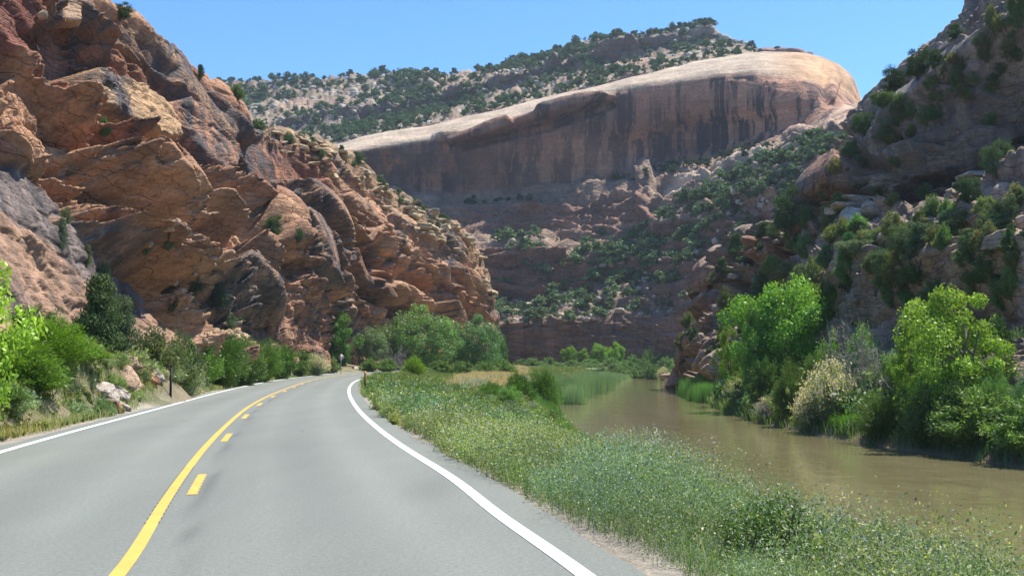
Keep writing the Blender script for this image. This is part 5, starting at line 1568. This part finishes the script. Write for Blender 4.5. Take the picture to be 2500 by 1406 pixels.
# ------------------------------------------------------------------ verge weeds, grass and ground cover
def scatter(n, ymin, ymax, fx0, fx1, seed, dens=None, ypow=1.0):
    r = np.random.default_rng(seed)
    y = ymin + (ymax - ymin) * r.random(n) ** ypow
    a, b = fx0(y), fx1(y)
    x = a + (b - a) * r.random(n)
    if dens is not None:
        k = r.random(n) < dens(x, y); x, y = x[k], y[k]
    return x, y, r

def pal(r, n, cols, w):
    i = r.choice(len(cols), n, p=np.array(w) / sum(w))
    return np.array(cols)[i] * (.72 + .56 * r.random((n, 1)))

def grass_cover(name, label, n, ymin, ymax, f0, f1, seed, hgt, wid, cols, w, lean=.5, dens=None, ypow=1.0, clump=3, hnoise=.35):
    x, y, r = scatter(n // clump, ymin, ymax, f0, f1, seed, dens, ypow)
    x = np.repeat(x, clump); y = np.repeat(y, clump)
    sp = wid * 6 * np.clip(y / 15, 1, 6)
    x = x + r.normal(size=len(x)) * sp * .25; y = y + r.normal(size=len(y)) * sp * .3
    z = zg(x, y) - .03
    hn = 1 + hnoise * fbm(np.stack([x * .8, y * .45, 0 * x], -1), 3, seed + 3) * 1.8
    n_ = len(x)
    sc_ = np.clip(y / 14, 1, 5)
    big_ = fbm(np.stack([x * .35, y * .18, 0 * x], -1), 3, seed + 9)
    col = pal(r, n_, cols, w)
    # patches of differing plants
    warm = np.clip(big_ * 2.2, -1, 1)[:, None]
    col = col * (1 + warm * np.array([[.22, .05, -.2]]))
    m = grass_mesh(name, r, np.stack([x, y, z], -1), hgt * (.5 + .6 * r.random(n_)) * np.clip(hn, .3, 1.8), lean * (.3 + r.random(n_)), wid * sc_ * (.6 + .6 * r.random(n_)), col, M_LEAF)
    o = link(name, m, kind="stuff", label=label); return o

def weed_cover(name, label, n, ymin, ymax, f0, f1, seed, hgt, leaf, cols, w, dens=None, ypow=1.0, leaves=26, flowers=.05):
    """branching herbs: leafy stems with small leaves and flower heads"""
    x, y, r = scatter(n, ymin, ymax, f0, f1, seed, dens, ypow)
    n_ = len(x)
    z = zg(x, y)
    hn = np.clip(.98 + 1.7 * fbm(np.stack([x * .55, y * .4, 0 * x], -1), 4, seed + 3), .35, 1.6) * (np.clip(1.25 - y / 90, .6, 1) if ymin < 40 and hgt < 1 else 1)
    H = hgt * (.5 + .7 * r.random(n_)) * hn * np.clip(.22 + (f1(y) - x) / 3.4, .28, 1.15)
    k = np.repeat(np.arange(n_), leaves)
    s = r.random(len(k)) ** 1.05
    az = r.random(len(k)) * 6.283; ra = (.16 + .26 * s) * H[k] * r.random(len(k)) ** .5
    c = np.stack([x[k] + np.cos(az) * ra, y[k] + np.sin(az) * ra, z[k] + s * H[k]], -1)
    a = unit(r.normal(size=(len(k), 3)) + np.array([0, 0, .9])); b = unit(np.cross(a, r.normal(size=(len(k), 3))))
    dsc = np.clip(y[k] / 13, .62, 5)[:, None]
    sz = leaf * (.5 + r.random((len(k), 1))) * dsc
    V, Fc = rhombs(c, a * sz * .75, b * sz * .28)
    pc = pal(r, n_, cols, w)
    big_ = np.clip(fbm(np.stack([x * .3, y * .2, 0 * x], -1), 3, seed + 9) * 2.2, -1, 1)[:, None]
    pc = pc * (1 + big_ * np.array([[.32, .10, -.25]])) * (1 + .45 * fbm(np.stack([x * .9, y * .5, 0 * x], -1), 3, seed + 12))[:, None]
    lc = pc[k] * (.7 + .6 * r.random((len(k), 1)))
    fl_ = (r.random(len(k)) < flowers) & (s > .75)
    fcol = np.array([(.42, .45, .66), (.62, .52, .10), (.60, .58, .50), (.52, .46, .32)])[r.integers(0, 4, len(k))]
    lc = np.where(fl_[:, None], fcol, lc)
    m = make_mesh(name, V, Fc, {"Col": np.repeat(lc, 4, 0)}); m.materials.append(M_LEAF)
    o = link(name, m, kind="stuff", label=label); return o

GA, GB, GC_, GD, GE = (.16, .24, .06), (.24, .30, .14), (.32, .30, .15), (.10, .17, .045), (.42, .36, .20)
edge = lambda x, y: np.clip((x - CR(y) - .52 - .55 * fbm(np.stack([x * 0, y * .7, 0 * x], -1), 3, 61)) / .5, 0, 1)
weed_cover("roadside_weeds", "tangled flowering weeds filling the right verge down to the river", 30000, 4.5, 34, lambda y: CR(y) + .45, lambda y: XS(y) - .35, 1001, .46, .021,
           [GB, GA, (.27, .32, .20), GC_, GD, (.17, .26, .05), (.30, .34, .24)], [4, 4, 4, 2, 2, 3, 3], edge, 1.5, 46, .05)
grass_cover("verge_grass", "green and straw coloured grass on the right verge", 150000, 4.5, 60, lambda y: CR(y) + .6, lambda y: XS(y) - .3, 1002, .38, .010,
            [GA, GD, GB, GC_, GE], [5, 3, 3, 1.5, .8], .5, edge, 1.2)
weed_cover("verge_scrub", "low green scrub between the road bend and the river", 12000, 26, 100, lambda y: CR(y) + .8, lambda y: XS(y), 1003, .5, .026,
           [GA, GB, (.16, .25, .05), GD, (.22, .28, .16)], [4, 3, 4, 2, 2], edge, 1.3, 30, .02)

tanp = lambda x, y: sstep(0, 1.2, np.minimum(x + 6.2 + (y - 85) * .012 + fbm(np.stack([x * .3, y * .1, 0 * x], -1), 2, 71) * 2, 1.2 + (y - 85) * .02 - x + fbm(np.stack([x * .3, y * .1, 0 * x], -1), 2, 72) * 2)) * sstep(78, 90, y + 3 * fbm(np.stack([x * .4, y * .0, 0 * x], -1), 2, 73))
grass_cover("floodplain_grass", "mixed green grass on the floodplain beyond the bend", 100000, 60, 235, lambda y: CR(y) + .8, lambda y: XS(y) + .3, 1004, .6, .02,
            [GA, (.17, .26, .06), GB, GC_], [4, 4, 2, 1], .4, lambda x, y: 1 - tanp(x, y), 1.0)
grass_cover("dry_grass", "patch of dry straw coloured grass on the floodplain", 110000, 78, 200, lambda y: -8.0 - (y - 85) * .02, lambda y: 5 + (y - 85) * .06, 1005, 1.0, .022,
            [(.60, .52, .36), (.54, .46, .30), (.46, .42, .25)], [4, 3, 2], .3, tanp, 1.0, hnoise=.15)
grass_cover("shore_reeds", "fresh green sedge fringing the left water edge", 40000, 24, 160, lambda y: XS(y) - 1.6, lambda y: XS(y) + .25, 1006, .75, .014,
            [(.15, .27, .05), (.19, .30, .08), (.12, .22, .04)], [3, 3, 2], .3, None, 1.2)
ledge_l = lambda x, y: np.clip((CL(y) - .55 - x - .25 * fbm(np.stack([x * 0, y * .8, 0 * x], -1), 3, 62)) / .5, 0, 1)
grass_cover("left_verge_grass", "dry and green grass along the left road edge", 120000, 14, 110, lambda y: np.maximum(XCL(y) - 1, CL(y) - 7), lambda y: CL(y) - .5, 1007, .34, .010,
            [(.36, .32, .15), GA, (.24, .27, .09), GE, GB], [4, 4, 3, 2, 3], .5, ledge_l, 1.4)
weed_cover("left_verge_weeds", "low green weeds along the left road edge", 5500, 15, 110, lambda y: np.maximum(XCL(y) - 1, CL(y) - 7), lambda y: CL(y) - .8, 1008, .42, .035,
           [GA, GB, (.15, .23, .06), GC_], [4, 3, 3, 2], ledge_l, 1.4, 30, .02)
grass_cover("right_bank_grass", "shaggy green growth along the right water edge", 110000, 36, 235, lambda y: XE(y) - .2, lambda y: XE(y) + 9, 1009, .95, .016,
            [(.12, .22, .05), (.16, .25, .08), (.10, .17, .04), (.22, .26, .13)], [4, 3, 2, 2], .5, None, 1.0)
weed_cover("right_bank_scrub", "low scrub under the right bank trees", 5000, 38, 200, lambda y: XE(y) + .3, lambda y: XE(y) + 14, 1010, 1.3, .06,
           [(.11, .18, .05), (.15, .21, .09), (.09, .14, .04)], [3, 3, 2], None, 1.0, 34, .03)
# taller flowering stalks leaning over the river
r = np.random.default_rng(17)
for px, d, top, lab in [(1585, 17.5, 1035, "tall pale grass stalk rising against the water"), (2085, 11.6, 1215, "thin dark stalk beside the lower right water"),
                        (2215, 11.2, 1265, "leafy pale stalk at the lower right water edge"), (1985, 12.4, 1235, "blue flowered stalk above the weeds by the river")]:
    x = (px - 1250) / F * d; z = zg1(x, d); H = CAMH + (YH - top) / F * d - z
    H = max(.5, min(H, 1.5)); ps = []
    for j in range(5):
        e = np.array([r.normal() * .12, r.normal() * .12, H * (.7 + .3 * r.random())]); ps.append(limb(r, (0, 0, -.1), e, .006, .002, .08))
    V, Fc = tubes(ps, 4)
    sm_ = make_mesh("stalk_stems", V, Fc); sm_.materials.append(plain_mat("stalk", (.30, .33, .15), .9))
    root = bpy.data.objects.new("flowering_stalk", None); sc.collection.objects.link(root); root.location = (x, d, z); tag(root, lab, "plant")
    link("stems", sm_, parent=root)
    n = 60; c = np.concatenate([q_[0][-1] + r.normal(size=(n // 5, 3)) * np.array([.05, .05, .10]) for q_ in ps])
    a = unit(r.normal(size=c.shape) + [0, 0, .6]); b = unit(np.cross(a, r.normal(size=c.shape)))
    V, Fc = rhombs(c, a * .026, b * .012)
    fm = make_mesh("stalk_heads", V, Fc, {"Col": np.repeat(pal(r, len(c), [(.55, .52, .40), (.5, .52, .66), (.4, .42, .25)], [3, 1, 2]), 4, 0)}); fm.materials.append(M_LEAF)
    link("foliage", fm, parent=root)  # flower and seed heads at the stem tips, not leaves

# ------------------------------------------------------------------ roadside furniture
def box(cx, cy, cz, sx, sy, sz):
    v = np.array([[x, y, z] for z in (-.5, .5) for y in (-.5, .5) for x in (-.5, .5)]) * [sx, sy, sz] + [cx, cy, cz]
    f = np.array([[0, 1, 3, 2], [4, 6, 7, 5], [0, 4, 5, 1], [2, 3, 7, 6], [0, 2, 6, 4], [1, 5, 7, 3]])[:, ::-1]
    return v, f
def joined(name, boxes, mat):
    V, Fc, k = [], [], 0
    for v, f in boxes: V.append(v); Fc.append(f + k); k += len(v)
    m = make_mesh(name, np.concatenate(V), np.concatenate(Fc)); m.materials.append(mat); return m
def uchannel(name, hgt, mat, w=.06):
    return joined(name, [box(0, 0, hgt / 2 - .2, w, .006, hgt + .4), box(-w / 2 - .003, -.014, hgt / 2 - .2, .006, .034, hgt + .4), box(w / 2 + .003, -.014, hgt / 2 - .2, .006, .034, hgt + .4)], mat)
M_STEEL = plain_mat("dark_steel", (.045, .04, .04), .7, .3, 20, .3)
M_RUST = plain_mat("rusty_steel", (.16, .075, .03), .8, .4, 25, .2)
M_ORANGE = plain_mat("faded_orange", (.62, .26, .04), .6, .2, 20)
M_SIGNB = plain_mat("sign_back_metal", (.33, .33, .31), .5, .15, 10, .4)
def furniture(nm, label, cat, x, y):
    root = bpy.data.objects.new(nm, None); sc.collection.objects.link(root); root.location = (x, y, zg1(x, y)); tag(root, label, cat); return root
d = 37.6
rt = furniture("marker_stake", "thin dark steel stake standing in the left verge before the outcrop", "stake", (421 - 1250) / F * d, d)
H = CAMH + (YH - 892) / F * d - rt.location.z
link("post", uchannel("stake_post", H, M_STEEL, .075), parent=rt)
link("post_cap", joined("stake_cap", [box(0, 0, H + .015, .09, .05, .03)], M_STEEL), parent=rt)
d = 50.0
rt = furniture("delineator_post", "rusty orange topped marker post at the right road edge by the bend", "marker post", (893 - 1250) / F * d, d)
H = CAMH + (YH - 905) / F * d - rt.location.z
link("post", uchannel("delineator_stem", H, M_RUST, .09), parent=rt)
link("reflector_plate", joined("delineator_plate", [box(0, -.035, H - .14, .11, .006, .26)], M_ORANGE), parent=rt)
link("bolt", joined("delineator_bolt", [box(0, -.042, H - .06, .02, .01, .02)], M_STEEL), parent=rt)
d = 120.0
rt = furniture("diamond_sign", "grey back of a diamond road sign on a post by the bend", "road sign", (834 - 1250) / F * d, d)
zc = CAMH + (YH - 872) / F * d - rt.location.z
v, f = box(0, 0, 0, .62, .012, .62)
c45 = math.cos(math.pi / 4); v = np.stack([v[:, 0] * c45 - v[:, 2] * c45, v[:, 1], v[:, 0] * c45 + v[:, 2] * c45 + zc], -1)
m = make_mesh("sign_plate", v, f); m.materials.append(M_SIGNB); link("panel", m, parent=rt)
link("post", uchannel("sign_post", zc + .3, M_SIGNB, .07), parent=rt).location = (0, -.04, 0)
link("brace", joined("sign_brace", [box(0, -.012, zc + .15, .34, .012, .04), box(0, -.012, zc - .15, .34, .012, .04)], M_SIGNB), parent=rt)

# ------------------------------------------------------------------ air
m, nt, b = new_mat("haze_air"); nt.nodes.remove(b)
pv = nt.nodes.new("ShaderNodeVolumePrincipled"); pv.inputs["Color"].default_value = (.72, .86, 1.0, 1)
pv.inputs["Density"].default_value = .00012; pv.inputs["Anisotropy"].default_value = .25
nt.links.new(pv.outputs[0], nt.nodes["Material Output"].inputs["Volume"])
v, f = box(0, 0, 0, 7000, 7000, 420)
v = v + [0, 0, 420 / 2 - 110]
hz = link("haze", make_mesh("haze", v, f), m, kind="stuff", label="thin blue air haze filling the canyon")
